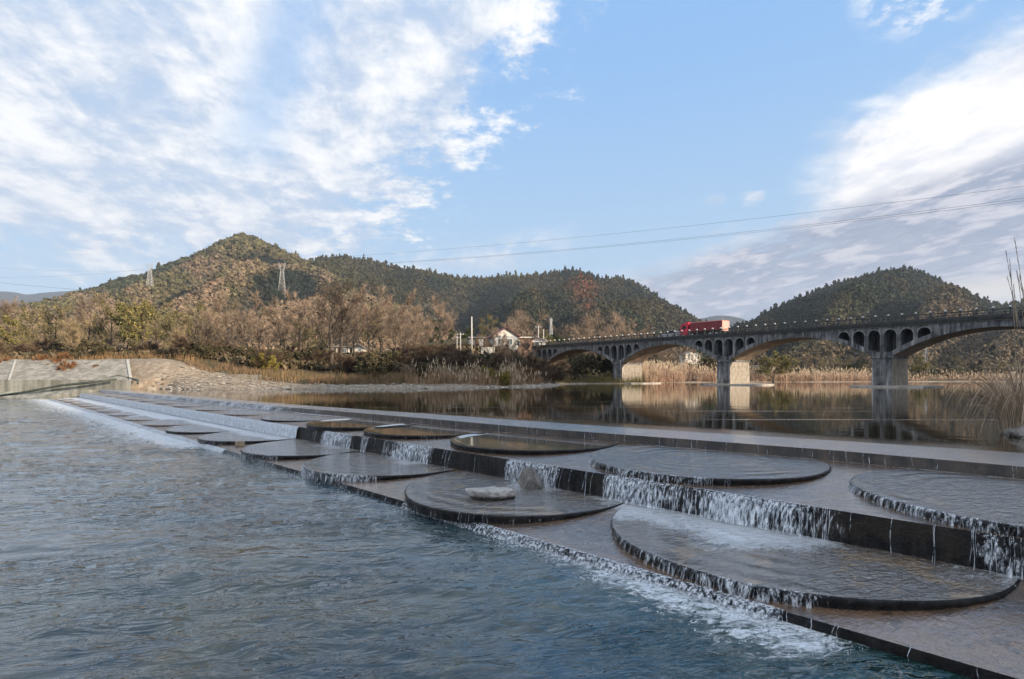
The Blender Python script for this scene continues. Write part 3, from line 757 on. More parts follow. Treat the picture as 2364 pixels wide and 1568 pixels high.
def rim_curtain(c_, z, th, a0, a1, reach, white):
    """thin skin of water folding over the rim of a disc"""
    n_ = int((a1 - a0) * 1.2); A_ = np.radians(np.linspace(a0, a1, n_))[:, None]; rows = 7; T = np.linspace(0, 1, rows)[None, :]
    ex = c_[0] + c_[2] * np.cos(A_); ey = c_[1] + c_[2] * np.sin(A_)
    over = ((ex + ey) / R2 < (QB if z > .5 else QA) + .02)
    drop = np.where(over, (z + th - ZA - TH) if z > .5 else z + th + .01, th)
    rr = c_[2] * rfun(A_, c_[0]) - 0.03 + (0.03 + reach * (0.6 + .8 * fbm(A_ * 9, A_ * 0, 3))) * T ** .5 * np.where(drop > .3, 1.8, 1)
    X_ = c_[0] + rr * np.cos(A_); Y_ = c_[1] + rr * np.sin(A_); Z_ = z + th + .007 - (drop + .004) * T ** 1.35
    idx = np.arange(X_.size).reshape(X_.shape); Fq = np.stack([idx[:-1, :-1], idx[1:, :-1], idx[1:, 1:], idx[:-1, 1:]], -1).reshape(-1, 4)
    fade = np.clip(np.minimum(np.arange(n_), np.arange(n_)[::-1]) / 18.0, 0, 1)[:, None]
    fo = (white * fade - .6 * (1 - fade)) * np.ones_like(X_)
    o = mesh_obj('falling_water', np.stack([X_, Y_, Z_], -1), Fq, M['sheet'], smooth=True, attrs={'foam': fo}); tag(o, 'thin skin of water folding over a disc rim', kind='stuff')
for c_, z_, th_, a0, a1, wh in ((lows[0], ZA, TH, 140, 262, .42), (lows[1], ZA, TH, 180, 290, .10), (lows[2], ZA, TH, 150, 285, .50), (lows[3], ZA, TH, 150, 275, .40), (lows[4], ZA, TH, 150, 275, .35),
                                (ups[0], ZB_, .13, 135, 235, .50), (ups[1], ZB_, .13, 130, 265, .48), (ups[3], ZB_, .13, 200, 300, .0)):
    rim_curtain(c_, z_, th_, a0, a1, 0.035, wh)
# tight ropes over the low outer edge of the apron
s_ = -1.5
while s_ < 24:
    dn = 1.0 if 2.7 < s_ < 8.6 else (0.35 if 1.4 <= s_ <= 2.7 else (0.03 if s_ < 1.4 else (0.25 if s_ < 14 else 0.8)))
    if rng.rand() < dn * (0.35 + 0.65 * float(vnoise(s_ * 1.7, 3.0) > 0.35)):
        x_, y_, _ = sq(s_, QA)
        strand((x_, y_, ZA + 0.008), OUT, ZA + 0.01, 0.05 + 0.06 * rng.rand(), 0.002 + 0.005 * rng.rand(), 0.002 + 0.006 * rng.rand(), 4)
    s_ += 0.026 + 0.02 * rng.rand()
# trickles on the crest wall
for k_ in range(70):
    s_ = -1 + 20 * rng.rand() ** 0.8
    q_ = float(qCF(s_)); x_, y_, _ = sq(s_, q_)
    strand((x_, y_, ZC + 0.045), OUT, ZC - ZB_ - 0.09, 0.015, 0.002, 0.002 + 0.003 * rng.rand(), 4)
fw_ = mesh_obj('water_strands', np.array(SV), np.array(SF), M['strand'], smooth=True)
tag(fw_, 'white threads of water falling over the edges of the weir', kind='stuff')

# curtains: glassy at the near end, white at the far end
def curtain(name, s0, s1, qf, z0, z1, reach, white, step, mat, label):
    sa = np.arange(s0, s1, step); rows = 8
    Sg = np.repeat(sa[:, None], rows, 1); T = np.linspace(0, 1, rows)[None, :].repeat(len(sa), 0)
    wob = reach * (0.75 + 0.5 * fbm(Sg * 2.2, Sg * 0, 3))
    Qg = np.repeat(qf(sa)[:, None], rows, 1) + 0.02 - wob * T ** 0.6
    Z = z1 + 0.008 - (z1 - z0) * T ** 1.3
    V = np.stack([(Qg - Sg) / R2, (Qg + Sg) / R2, Z], -1)
    idx = np.arange(Sg.size).reshape(Sg.shape)
    Fq = np.stack([idx[:-1, :-1], idx[1:, :-1], idx[1:, 1:], idx[:-1, 1:]], -1).reshape(-1, 4)
    dn = np.zeros_like(sa)
    for o_ in (-.12, 0, .12): dn += fall_density(sa + o_) / 3
    fo = np.repeat((white(sa))[:, None], rows, 1) * np.ones_like(Sg)
    o = mesh_obj(name, V, Fq, mat, smooth=True, attrs={'foam': fo})
    return tag(o, label, kind='stuff')
fd = lambda s_: (fall_density(s_ - .1) + fall_density(s_) + fall_density(s_ + .1)) / 3
curtain('falling_water', SMIN, SMAX, lambda s_: np.full_like(s_, QB), ZA + TH, ZB_, 0.17, lambda s_: np.where(s_ > s_of_px(690), 1.15, -0.45 + 1.12 * fd(s_)), 0.08, M['sheet'], 'curtain of water over the middle step of the weir')
curtain('falling_water', SMIN, SMAX, lambda s_: np.full_like(s_, QA), -0.02, ZA, 0.16, lambda s_: np.where(s_ > 19, 0.95, np.where((s_ > 2.0) & (s_ < 8.8), 0.62, np.where((s_ > 1.2) & (s_ < 14), 0.1, -0.4))), 0.08, M['sheet'], 'low lip of water along the outer edge of the weir')
curtain('falling_water', 13, SMAX, qCF, ZB_ + 0.12, ZC + 0.04, 0.30, lambda s_: -0.2 + 0.85 * sstep(14, 30, s_), 0.10, M['sheet'], 'far curtain of water over the crest of the weir')

# foam crumbs where falls land: little lumps, flatter the farther out
FV = []; FF = []
def crumb(x, y, z, r):
    base = len(FV); h = r * (0.35 + 0.5 * rng.rand()); a0 = rng.rand() * 6
    for j in range(5):
        a = a0 + j * 2 * pi / 5; rr = r * (0.7 + 0.6 * rng.rand()); FV.append((x + rr * cos(a), y + rr * sin(a), z - 0.004))
    FV.append((x + r * .2 * (rng.rand() - .5), y, z + h))
    for j in range(5): FF.append((base + j, base + (j + 1) % 5, base + 5))
for k_ in range(3600):
    u_ = rng.rand()
    if u_ < 0.45:      # foot of the middle step
        s_ = SMIN + 1 + 24 * rng.rand() ** 1.3
        if rng.rand() > float(fall_density(s_)) * 1.0: continue
        q_ = QB - 0.10 - 0.35 * rng.rand() ** 2; x_, y_, _ = sq(s_, q_)
        inside = min((math.hypot(x_ - c_[0], y_ - c_[1]) - c_[2] for c_ in lows)) < 0
        crumb(x_, y_, ZA + TH - .008, 0.003 + 0.009 * rng.rand() ** 2)
    elif u_ < 0.92:    # along the outer edge in the pool
        s_ = 1.2 + 5.0 * rng.rand() if rng.rand() < 0.7 else 1.2 + 24 * rng.rand()
        spread = 0.30 + 0.5 * max(0, 1 - abs(s_ - 2.4) / 2.0)
        q_ = QA - 0.08 - spread * rng.rand() ** 2.2; x_, y_, _ = sq(s_, q_)
        crumb(x_, y_, 0.0, 0.003 + 0.008 * rng.rand() ** 2)
    else:
        s_ = 3.2 + 1.2 * rng.rand(); q_ = 5.95 + 1.9 * rng.rand() + 0.0; x_, y_, _ = sq(s_ + (q_ - 6) * -0.25 + 0.4, q_)
        if min((math.hypot(x_ - c_[0], y_ - c_[1]) - c_[2] for c_ in lows)) < 0.02: continue
        crumb(x_, y_, ZA + .142 * ((x_ + y_) / R2 - QA) / (QB - QA), 0.003 + 0.006 * rng.rand() ** 2)
fo_ = mesh_obj('foam', np.array(FV), np.array(FF), M['foam'], smooth=True)
tag(fo_, 'white foam where the falls land', kind='stuff')
# ------------------------------------------------------------------ rocks
def rock(name, loc, size, seed, mat, label, group=None, sub=3, flat=0.0, rz=0.0, parent=None, col=None):
    import bmesh
    rs = np.random.RandomState(seed)
    bm = bmesh.new(); bmesh.ops.create_icosphere(bm, subdivisions=sub, radius=1.0)
    dirs = rs.randn(11, 3); dirs /= np.linalg.norm(dirs, axis=1)[:, None]; offs = 0.62 + 0.30 * rs.rand(11)
    for v in bm.verts:
        p_ = np.array(v.co)
        for d_, o_ in zip(dirs, offs):
            e = p_ @ d_ - o_
            if e > 0: p_ = p_ - d_ * e * 0.92
        n_ = 1 + 0.16 * (float(vnoise(p_[0] * 3 + seed, p_[1] * 3 + p_[2] * 2)) - .5) + 0.10 * (float(vnoise(p_[0] * 8 + seed, p_[1] * 8 + p_[2] * 7)) - .5)
        if flat and p_[2] > flat: p_[2] = flat + (p_[2] - flat) * 0.2
        v.co = Vector((p_[0] * size[0] * n_, p_[1] * size[1] * n_, p_[2] * size[2] * n_))
    me = bpy.data.meshes.new(name); bm.to_mesh(me); bm.free(); me.materials.append(mat)
    o = bpy.data.objects.new(name, me); COL.objects.link(o); o.location = loc; o.rotation_euler = (0, 0, rz)
    if label: tag(o, label, 'rock', group)
    return o
m, b, p = new_mat('half_wet_stone')
O = b.node('ShaderNodeTexCoord').outputs['Object']; oz = b.xyz(O)[2]; n1 = b.noise(O, 6.0, 6, 0.7); n2 = b.noise(O, 25.0, 4, 0.6)
c = b.mix(b.ss(n1, .35, .65), (.30, .28, .26, 1), (.52, .50, .47, 1)); wetl = b.ss(b.add(oz, b.mul(b.sub(n1, .5), .12)), -0.02, 0.03, 1.0, 0.0)
c = b.mix(wetl, c, (.035, .03, .028, 1)); pset(b, p, base=c, rough=b.ss(wetl, 0, 1, .85, .3), normal=b.bump(b.add(n1, b.mul(n2, .3)), .8, .03)); M['wetstone'] = m
zt = ZA + TH
rock('rock', (-0.42, 9.95, zt + 0.07), (0.50, 0.27, 0.22), 5, M['wetstone'], 'flat pale topped rock lying on the round slab, darker and wet below', sub=4, flat=0.5, rz=0.1)
rock('rock', (0.36, 10.95, zt + 0.12), (0.31, 0.28, 0.32), 12, M['stone'], 'upright grey boulder at the foot of the falls behind the flat pale rock', sub=4, rz=0.6)
pb = mat_plain('block_stone', (0.36, 0.28, 0.20), 0.85, 0.25, 8)
bb = MB(); bb.box(-.14, .14, -.11, .11, -.02, .17, 0.025)
o = bb.build('stone_block', pb); o.location = (-9.2, 18.32, ZA + .03); o.rotation_euler = (0, 0, 0.3)
tag(o, 'small square tan stone on the lower step beside a round slab rim', 'stone')

# rocks at the tip of the right bank
rk = [(12.75, 13.15, 1.05, .55, .42, .26, 21), (13.4, 12.9, 1.0, .42, .36, .30, 22), (12.95, 13.85, 1.02, .5, .3, .2, 23), (13.7, 13.7, 1.28, .62, .45, .26, 24), (12.35, 12.75, .98, .3, .22, .14, 25),
      (14.2, 14.9, 1.1, .4, .3, .2, 26), (12.2, 11.6, 1.0, .35, .3, .22, 27)]
rl = ['flat grey rock, widest at the waterline under the dry grass', 'chunky dark rock at the waterline on the right bank', 'low rock behind the wide flat one at the bank tip', 'pale slab of rock right under the dry grass clump',
      'smallest rock lying farthest out in the river at the bank tip', 'grey rock half hidden behind the dry grass clump', 'grey rock by the end of the weir crest']
for (x_, y_, z_, a_, b_2, c_, sd_), lb in zip(rk, rl):
    rock('rock', (x_, y_, z_), (a_, b_2, c_), sd_, M['stone'], lb, 'rocks at the tip of the right bank', sub=3, rz=sd_)
# block that ends the crest
eb = MB(); eb.box(-0.55, 0.55, -1.2, 1.3, 0.3, 1.12, 0.03)
eb = eb.build('end_block', M['crestwall'], weir); eb.location = Vector(sq(-1.6, 12.6)) - Vector(weir.location); eb.rotation_euler = (0, 0, radians(-45))

# pebbles of the gravel bank
PV = []; PF = []; PC = []
rs = np.random.RandomState(3)
ico = np.array([(0, 0, 1), (.9, 0, .2), (.28, .85, .2), (-.72, .52, .2), (-.72, -.52, .2), (.28, -.85, .2)])
icf = [(0, 1, 2), (0, 2, 3), (0, 3, 4), (0, 4, 5), (0, 5, 1)]
cand = rs.rand(60000, 2) * np.array([60, 34]) + np.array([-50, 59])
dd = sdist(cand[:, 0], cand[:, 1], SHORE)
prob = np.where((dd > -0.3) & (dd < 9 - 3.6 * sstep(-34, -24, cand[:, 0])) & (cand[:, 0] > -41.5) & (cand[:, 0] < 8), 0.55 * np.exp(-np.maximum(dd, 0) / 6.0) + 0.5 * (dd < 0.8), 0) * (0.35 + 1.1 * fbm(cand[:, 0] * .35, cand[:, 1] * .35, 3))
keep = cand[rs.rand(len(cand)) < prob]
kz = ground_z(keep[:, 0], keep[:, 1])
for (x_, y_), z_ in zip(keep, kz):
    r_ = 0.05 + 0.22 * rs.rand() ** 5; a_ = rs.rand() * 6; ca, sa_ = cos(a_), sin(a_)
    base = len(PV); cc = 0.26 + 0.24 * rs.rand()
    for v in ico * (0.6 + 0.8 * rs.rand(6, 1)):
        X_ = v[0] * r_ * 1.3; Y_ = v[1] * r_
        PV.append((x_ + X_ * ca - Y_ * sa_, y_ + X_ * sa_ + Y_ * ca, z_ + v[2] * r_ * 0.7)); PC.append((cc, cc * .87, cc * .71))
    for f in icf: PF.append(tuple(i + base for i in f))
o = mesh_obj('gravel', np.array(PV), np.array(PF), M['pebble'], cols=np.array(PC)); tag(o, 'loose pale stones strewn over the gravel bank', kind='stuff')

# ------------------------------------------------------------------ sloped concrete revetment at the far end of the weir
rv_ = empty('revetment', (-50, 62, 0)); tag(rv_, 'pale sloping concrete bank lining at the far end of the weir', 'retaining wall')
def poly_obj(name, V, Fs, mat, parent):
    o = mesh_obj(name, np.array(V, float), Fs, mat, parent); o.location = tuple(-c_ for c_ in parent.location); return o
wl = [(-200, 102), (-120, 74), (-90, 64.8), (-57, 59.6), (-49.5, 60.0), (-42.4, 60.3)]
def strip(name, offs, mat, path=wl):
    """offs: list of (outward offset, z) for the profile, outward = away from the water"""
    V = []; Fs = []; n = len(offs)
    for i, (x, y) in enumerate(path):
        x0, y0 = path[max(i - 1, 0)]; x1, y1 = path[min(i + 1, len(path) - 1)]
        dx_, dy_ = x1 - x0, y1 - y0; L_ = math.hypot(dx_, dy_); nx, ny = -dy_ / L_, dx_ / L_
        for (o_, z_) in offs: V.append((x - 0.78 * o_, y + o_, z_))
    for i in range(len(path) - 1):
        for j in range(n - 1): a = i * n + j; Fs.append((a, a + n, a + n + 1, a + 1))
    return poly_obj(name, V, Fs, mat, rv_)
def dense(path, step=1.5):
    out_ = []
    for (x0, y0), (x1, y1) in zip(path[:-1], path[1:]):
        k_ = max(1, int(math.hypot(x1 - x0, y1 - y0) / step))
        for i in range(k_): out_.append((x0 + (x1 - x0) * i / k_, y0 + (y1 - y0) * i / k_))
    out_.append(path[-1]); return out_
wl = dense(wl)
strip('low_wall', [(0.0, -1.0), (0.0, 2.05), (0.35, 2.05), (0.35, 1.5)], M['revet_low'], wl)
strip('slope', [(0.30, 1.95), (3.0, 3.15), (5.6, 4.35), (5.9, 4.42)], M['revet'], wl)
# light strips set on the slope
def slope_strip(x, wdt, name):
    i = min(range(len(wl)), key=lambda k_: abs(wl[k_][0] - x)); x0, y0 = wl[i]
    mb = MB(); V = []
    for (o_, z_) in ((0.3, 2.05), (5.75, 4.50)):
        xs = x0 - 0.78 * o_; V += [(xs - wdt / 2, y0 + o_, z_), (xs + wdt / 2, y0 + o_, z_), (xs + wdt / 2, y0 + o_, z_ - .45), (xs - wdt / 2, y0 + o_, z_ - .45)]
    Fs = [(0, 1, 5, 4), (1, 2, 6, 5), (3, 0, 4, 7), (0, 3, 2, 1), (4, 5, 6, 7)]
    return poly_obj(name, V, Fs, M['rimstone'], rv_)
slope_strip(-42.6, 0.34, 'edge_strip'); slope_strip(-55.0, 0.24, 'steps')
tp = [(x, y) for x, y in wl]
strip('coping', [(5.8, 4.38), (5.8, 4.50), (6.5, 4.52), (6.6, 4.2)], M['revet_low'], tp)
# sill that carries the water's edge, and the two dark pipes lying on the concrete
pm = mat_plain('dark_pipe', (0.06, 0.07, 0.055), 0.7, 0.3, 2)
mb = MB(); mb.tube([at(0, 914, 58.6), at(60, 905, 58.9), at(140, 890, 59.0), at(200, 884, 59.2), at(268, 876, 59.6)], 0.13, 8)
o = mb.build('pipe', pm, smooth=True); tag(o, 'long dark pipe sloping along the low concrete wall', 'pipe')
mb = MB(); mb.tube([at(252, 873, 61.4), at(272, 868, 61.9), at(292, 872, 61.6), at(318, 878, 60.2), at(318, 886, 59.9)], 0.12, 8)
o = mb.build('pipe', pm, smooth=True); tag(o, 'short bent dark pipe over the end of the concrete slope', 'pipe')
# apron of rough concrete between wall and weir
mb = MB(); V = []
pp = [(-75, 61.0), (-57, 58.6), (-50.5, 57.9), (-46.2, 58.6), (-43.5, 59.6), (-42.4, 60.3), (-49.5, 60.02), (-57, 59.62), (-75, 62.2)]
V = [(x, y, -0.9) for x, y in pp] + [(x, y, 0.05 + (0.75 if i in (5, 6, 7, 8) else (0.95 if i in (3, 4) else 0.12))) for i, (x, y) in enumerate(pp)]
n = len(pp); Fs = [tuple(range(n, 2 * n))] + [(i, (i + 1) % n, (i + 1) % n + n, i + n) for i in range(n)]
poly_obj('toe', V, Fs, M['revet_low'], rv_)

# ------------------------------------------------------------------ bridge
BO = Vector((49.4, 72.3, 0)); BA = Vector((0.622, -0.783, 0)).normalized(); BB = Vector((-BA.y, BA.x, 0))
bridge = empty('arch_bridge', BO, math.atan2(BA.y, BA.x))
tag(bridge, 'long dark stone arch bridge with small arches above each pier', 'bridge')
# local axes: x along the bridge towards the right and nearer, y across it away from the camera, z up
SPAN, PW, ZD, ZSP, RISE, RING = 22.8, 2.3, 9.0, 5.1, 3.15, 0.58
W = 6.2
HALF = (SPAN - PW) / 2; RR = (HALF ** 2 + RISE ** 2) / (2 * RISE)
def intr(du):
    """intrados height at distance du from the middle of a span"""
    return ZSP + RISE - (RR - sqrt(max(RR * RR - du * du, 0)))
def extr(du):
    r2 = RR + RING; return ZSP + RISE - RR + sqrt(max(r2 * r2 - du * du, 0))
OPW = 0.69; OPC = [0.925, 2.78, 4.64]
def open_top(d):
    for c_ in OPC:
        if abs(d - c_) < OPW: return 8.66 - OPW + sqrt(OPW ** 2 - (d - c_) ** 2)
    return None
piers = [-3, -2, -1, 0, 1, 2]
U0, U1 = -3 * SPAN - 10.5, 2 * SPAN + 9
# arches
for k_ in range(-3, 2):
    um = (k_ + 0.5) * SPAN; n = 40; V = []; Fs = []
    th0 = math.asin(HALF / RR)
    for i in range(n + 1):
        th_ = -th0 + 2 * th0 * i / n
        for (rr, yy) in ((RR, -0.04), (RR + RING, -0.04), (RR + RING, W + .04), (RR, W + .04)):
            V.append((um + rr * sin(th_), yy, ZSP + RISE - RR + rr * cos(th_)))
    Fi = []; Fo = []
    for i in range(n):
        a = i * 4
        Fs.append((a, a + 1, a + 5, a + 4)); Fs.append((a + 1, a + 2, a + 6, a + 5)); Fs.append((a + 2, a + 3, a + 7, a + 6)); Fs.append((a + 3, a, a + 4, a + 7))
    Fs += [(0, 3, 2, 1), (n * 4, n * 4 + 1, n * 4 + 2, n * 4 + 3)]
    o = mesh_obj('arch', np.array(V), Fs, [M['bridge'], M['soffit']], bridge)
    for pl in o.data.polygons:
        if pl.index < n * 4 and pl.index % 4 == 3: pl.material_index = 1
# piers
for k_ in piers:
    u = k_ * SPAN; mb = MB()
    zb = -1.0 if k_ > -3 else 1.0
    t0 = PW / 2 + 0.10; t1 = PW / 2
    V = [(u - t0, -.1, zb), (u + t0, -.1, zb), (u + t0, W + .1, zb), (u - t0, W + .1, zb), (u - t1, 0, ZSP - .25), (u + t1, 0, ZSP - .25), (u + t1, W, ZSP - .25), (u - t1, W, ZSP - .25)]
    mb.raw(V, [(0, 1, 5, 4), (1, 2, 6, 5), (2, 3, 7, 6), (3, 0, 4, 7), (4, 5, 6, 7)])
    o = mesh_obj('pier', np.array(mb.V), mb.F, [M['pier'], M['bridge']], bridge)
    o.data.polygons[0].material_index = 1
    mb = MB(); mb.box(u - t1 - .16, u + t1 + .16, -.14, W + .14, ZSP - .25, ZSP + 0.02, 0.02)
    mb.build('pier_cap', M['bridge'], bridge)
    mb = MB(); mb.raw([(u - t1 - .05, 0.02, ZSP + .02), (u + t1 + .05, 0.02, ZSP + .02), (u + t1 + .05, W - .02, ZSP + .02), (u - t1 - .05, W - .02, ZSP + .02),
                       (u - .62, 0.02, ZSP + 0.60), (u + .62, 0.02, ZSP + 0.60), (u + .62, W - .02, ZSP + 0.60), (u - .62, W - .02, ZSP + 0.60)],
                      [(0, 1, 5, 4), (1, 2, 6, 5), (2, 3, 7, 6), (3, 0, 4, 7), (4, 5, 6, 7)])
    mb.build('saddle', M['bridge'], bridge)
# spandrel walls with their little arched tunnels
for k_ in range(-4, 2):
    ua = max(k_ * SPAN, U0); ub = min((k_ + 1) * SPAN, U1)
    us = []
    fine = list(np.arange(ua, ub, 0.4)) + [ub]
    bps = set(np.round(fine, 4))
    for kk in (k_, k_ + 1):
        for c_ in OPC:
            for sg in (-1, 1):
                cc = kk * SPAN + sg * c_
                for th_ in np.linspace(0, pi, 13): bps.add(round(cc + OPW * cos(th_), 4))
    us = sorted(u for u in bps if ua - 1e-6 <= u <= ub + 1e-6)
    V = []; Fs = []
    def zbot(u):
        kk = round(u / SPAN); d_ = abs(u - kk * SPAN)
        if kk < -3: return 3.0
        t_ = open_top(d_)
        if t_ is not None: return t_
        if u < -3 * SPAN: return 3.0
        mid = (math.floor(u / SPAN) + .5) * SPAN; du = abs(u - mid)
        e = extr(du) - 0.06
        return e if d_ > 0.5 else ZSP + 0.5
    for i in range(len(us) - 1):
        a_, c_ = us[i], us[i + 1]
        if c_ - a_ < 1e-5: continue
        za = zbot(a_ + 1e-5); zc = zbot(c_ - 1e-5); b0 = len(V)
        V += [(a_, 0, za), (c_, 0, zc), (c_, 0, ZD), (a_, 0, ZD), (a_, W, za), (c_, W, zc), (c_, W, ZD), (a_, W, ZD)]
        Fs += [(b0, b0 + 1, b0 + 2, b0 + 3), (b0 + 5, b0 + 4, b0 + 7, b0 + 6), (b0, b0 + 4, b0 + 5, b0 + 1)]
    # vertical sides of the openings
    for kk in (k_, k_ + 1):
        for c_ in OPC:
            for sg in (-1, 1):
                for e in (-1, 1):
                    u = kk * SPAN + sg * c_ + e * OPW
                    if not (ua < u < ub): continue
                    zt_ = 8.66 - OPW; zl = zbot(u + e * 1e-3)
                    if zl < zt_:
                        b0 = len(V); V += [(u, 0, zl), (u, W, zl), (u, W, zt_), (u, 0, zt_)]; Fs.append((b0, b0 + 1, b0 + 2, b0 + 3))
    mesh_obj('spandrel_wall', np.array(V), Fs, M['bridge'], bridge)
# pale hoods over the little arches
for k_ in piers:
    for c_ in OPC:
        for sg in (-1, 1):
            u = k_ * SPAN + sg * c_
            if u < U0 + 1: continue
            V = []; Fs = []
            for i in range(13):
                th_ = pi * i / 12
                for (rr, yy) in ((OPW - .01, -.035), (OPW + .13, -.035), (OPW + .13, 0.03), (OPW - .01, 0.03)):
                    V.append((u + rr * cos(th_), yy, 8.66 - OPW + rr * sin(th_)))
            for i in range(12):
                a = i * 4
                for j in range(4): Fs.append((a + j, a + (j + 1) % 4, a + 4 + (j + 1) % 4, a + 4 + j))
            mesh_obj('arch_hood', np.array(V), Fs, M['bridgelight'] if 'bridgelight' in M else M['bridge'], bridge)
mb = MB(); mb.box(U0, U1, -0.32, W + .32, ZD + .10, ZD + .52, 0.03); mb.build('deck', M['deck'], bridge)
mb = MB(); mb.box(U0, U1, -0.12, W + .12, ZD, ZD + .098); mb.build('string_course', M['pier'], bridge)
mb = MB(); mb.box(U0 - .0, U1, 0.25, W - .25, ZD + .523, ZD + .56); mb.build('road_surface', mat_plain('asphalt', (0.055, 0.055, 0.055), 0.9, .2, 2), bridge)
# railing
ZR = ZD + .52
for yy, far in ((-0.16, False), (W + .16, True)):
    mb = MB()
    mb.box(U0, U1, yy - .05, yy + .05, ZR + .66, ZR + .78); mb.box(U0, U1, yy - .04, yy + .04, ZR + .36, ZR + .44); mb.box(U0, U1, yy - .05, yy + .05, ZR, ZR + .14)
    mb.build('railing', M['rail'], bridge)
    us = np.arange(U0 + .2, U1, 1.5)
    if not far:
        mb = MB(); mb.box(-.09, .09, -.09, .09, 0, .92, .01)
        post0 = mb.build('railing_post', M['rail'], bridge)
        mb = MB(); mb.box(-.105, .105, -.105, .105, .92, 1.10, .04)
        cap0 = mb.build('post_cap', M['cap'], post0)
        for i, u in enumerate(us):
            if i == 0: post0.location = (u, yy, ZR); continue
            pz = post0.copy(); COL.objects.link(pz); pz.parent = bridge; pz.location = (u, yy, ZR)
            cz = cap0.copy(); COL.objects.link(cz); cz.parent = pz
    else:
        mb = MB()
        for u in us: mb.box(u - .09, u + .09, yy - .09, yy + .09, ZR, ZR + .92); mb.box(u - .12, u + .12, yy - .12, yy + .12, ZR + .921, ZR + 1.16)
        o = mesh_obj('far_railing_post', np.array(mb.V), mb.F, M['rail'], bridge); o['kind'] = 'stuff'
# abutment at the village end
mb = MB(); mb.box(U0 - 14, U0, 0.1, W - .1, 1, ZD + .5); mb.build('abutment', M['bridge'], bridge)
# flat concrete slabs at the foot of the piers
slabm = mat_plain('pale_slab', (0.42, 0.38, 0.33), 0.9, .3, .8)
for k_, lab, (x0, x1, y0, y1) in ((0, 'pale cracked slab in the water around the nearest full pier', (-4.2, 5.4, -2.0, 7.5)), (-1, 'low pale slab at the foot of the middle pier', (-4.5, 6.5, -1.6, 7.5)), (-2, 'low pale slab at the foot of the brightest pier', (-3.0, 6, -1.2, 8))):
    pts = []; n = 16
    for i in range(n):
        a = 2 * pi * i / n; ca, sa_ = cos(a), sin(a)
        ex = abs(ca) ** .5 * (1 if ca > 0 else -1); ey = abs(sa_) ** .5 * (1 if sa_ > 0 else -1)
        j = 0.9 + 0.2 * rs.rand()
        pts.append(((x0 + x1) / 2 + ex * (x1 - x0) / 2 * j + k_ * SPAN, (y0 + y1) / 2 + ey * (y1 - y0) / 2 * j))
    V = [(x, y, 0.5) for x, y in pts] + [(x, y, 1.16 + .05 * rs.rand()) for x, y in pts] + [((x0 + x1) / 2 + k_ * SPAN, (y0 + y1) / 2, 1.24)]
    Fs = [(i, (i + 1) % n, (i + 1) % n + n, i + n) for i in range(n)] + [(i + n, (i + 1) % n + n, 2 * n) for i in range(n)]
    o = mesh_obj('concrete_slab', np.array(V), Fs, slabm); o.location = BO; o.rotation_euler = bridge.rotation_euler
    tag(o, lab, 'slab', 'slabs at the feet of the bridge piers')

def on_bridge(root, u, y):
    root.location = BO + BA * u + BB * y + Vector((0, 0, ZD + .56)); return root
# ------------------------------------------------------------------ red tipper truck (front towards local -x)
paint = mat_plain('red_paint', (0.62, 0.02, 0.05), 0.35, 0.12, 1.5); paint2 = mat_plain('dark_red_paint', (0.22, 0.03, 0.035), 0.5, 0.25, 1.5)
rim_light = mat_plain('pale_red_trim', (0.75, 0.24, 0.22), 0.4, 0.1, 2)
tyre = mat_plain('rubber', (0.02, 0.02, 0.02), 0.9, .2, 3); glass = mat_plain('dark_glass', (0.02, 0.025, 0.03), 0.06, .1, 1); chassis = mat_plain('chassis_paint', (0.05, 0.05, 0.05), 0.7, .2, 3)
steel = mat_plain('grey_steel', (0.4, 0.4, 0.4), 0.4, .1, 3, 0.8)
truck = empty('dump_truck', (0, 0, 0), bridge.rotation_euler[2]); tag(truck, 'red dump truck with long red tipper body driving over the bridge', 'truck')
on_bridge(truck, -28.7, 2.7); truck.scale = (.92, .92, .82)
def wheel(parent, x, y, r=0.5, w_=0.28):
    mb = MB(); V = []; Fs = []; n = 20
    prof = [(r * .55, -w_ / 2), (r * .95, -w_ / 2), (r, -w_ / 3), (r, w_ / 3), (r * .95, w_ / 2), (r * .55, w_ / 2)]
    for (rr, yy) in prof:
        for j in range(n): a = 2 * pi * j / n; V.append((rr * cos(a), yy, rr * sin(a)))
    for i in range(len(prof) - 1):
        for j in range(n): a = i * n + j; c_ = i * n + (j + 1) % n; Fs.append((a, c_, c_ + n, a + n))
    ty = mesh_obj('wheel', np.array(V), Fs, tyre, parent, smooth=True); ty.location = (x, y, r)
    V = []; Fs = []
    for (rr, yy) in ((0, w_ * .3), (r * .2, w_ * .42), (r * .3, w_ * .25), (r * .56, w_ * .48)):
        for j in range(n): a = 2 * pi * j / n; V.append((rr * cos(a), yy, rr * sin(a)))
    V2 = [(x_, -y_, z_) for x_, y_, z_ in V]
    for i in range(3):
        for j in range(n): a = i * n + j; c_ = i * n + (j + 1) % n; Fs.append((a, a + n, c_ + n, c_))
    mesh_obj('rim', np.array(V + V2), Fs + [tuple(i + len(V) for i in f[::-1]) for f in Fs], steel, ty, smooth=True)
    return ty
mb = MB(); mb.box(-4.4, 4.3, .7, 1.7, .62, .92, .02); mb.build('chassis', chassis, truck)
mb = MB()
mb.prism([(-4.7, .55), (-4.7, 1.75), (-4.45, 2.75), (-4.15, 2.98), (-2.9, 2.98), (-2.9, .55)], 0.05, 2.40); mb.build('cab', paint, truck)
mb = MB(); mb.prism([(-4.1, 2.98), (-3.7, 3.32), (-2.95, 3.36), (-2.95, 2.985)], .35, 2.1); mb.build('roof_fairing', paint, truck)
mb = MB(); mb.raw([(-4.72, .25, 1.80), (-4.72, 2.2, 1.80), (-4.49, 2.2, 2.66), (-4.49, .25, 2.66)], [(0, 1, 2, 3)]); mb.build('windscreen', glass, truck)
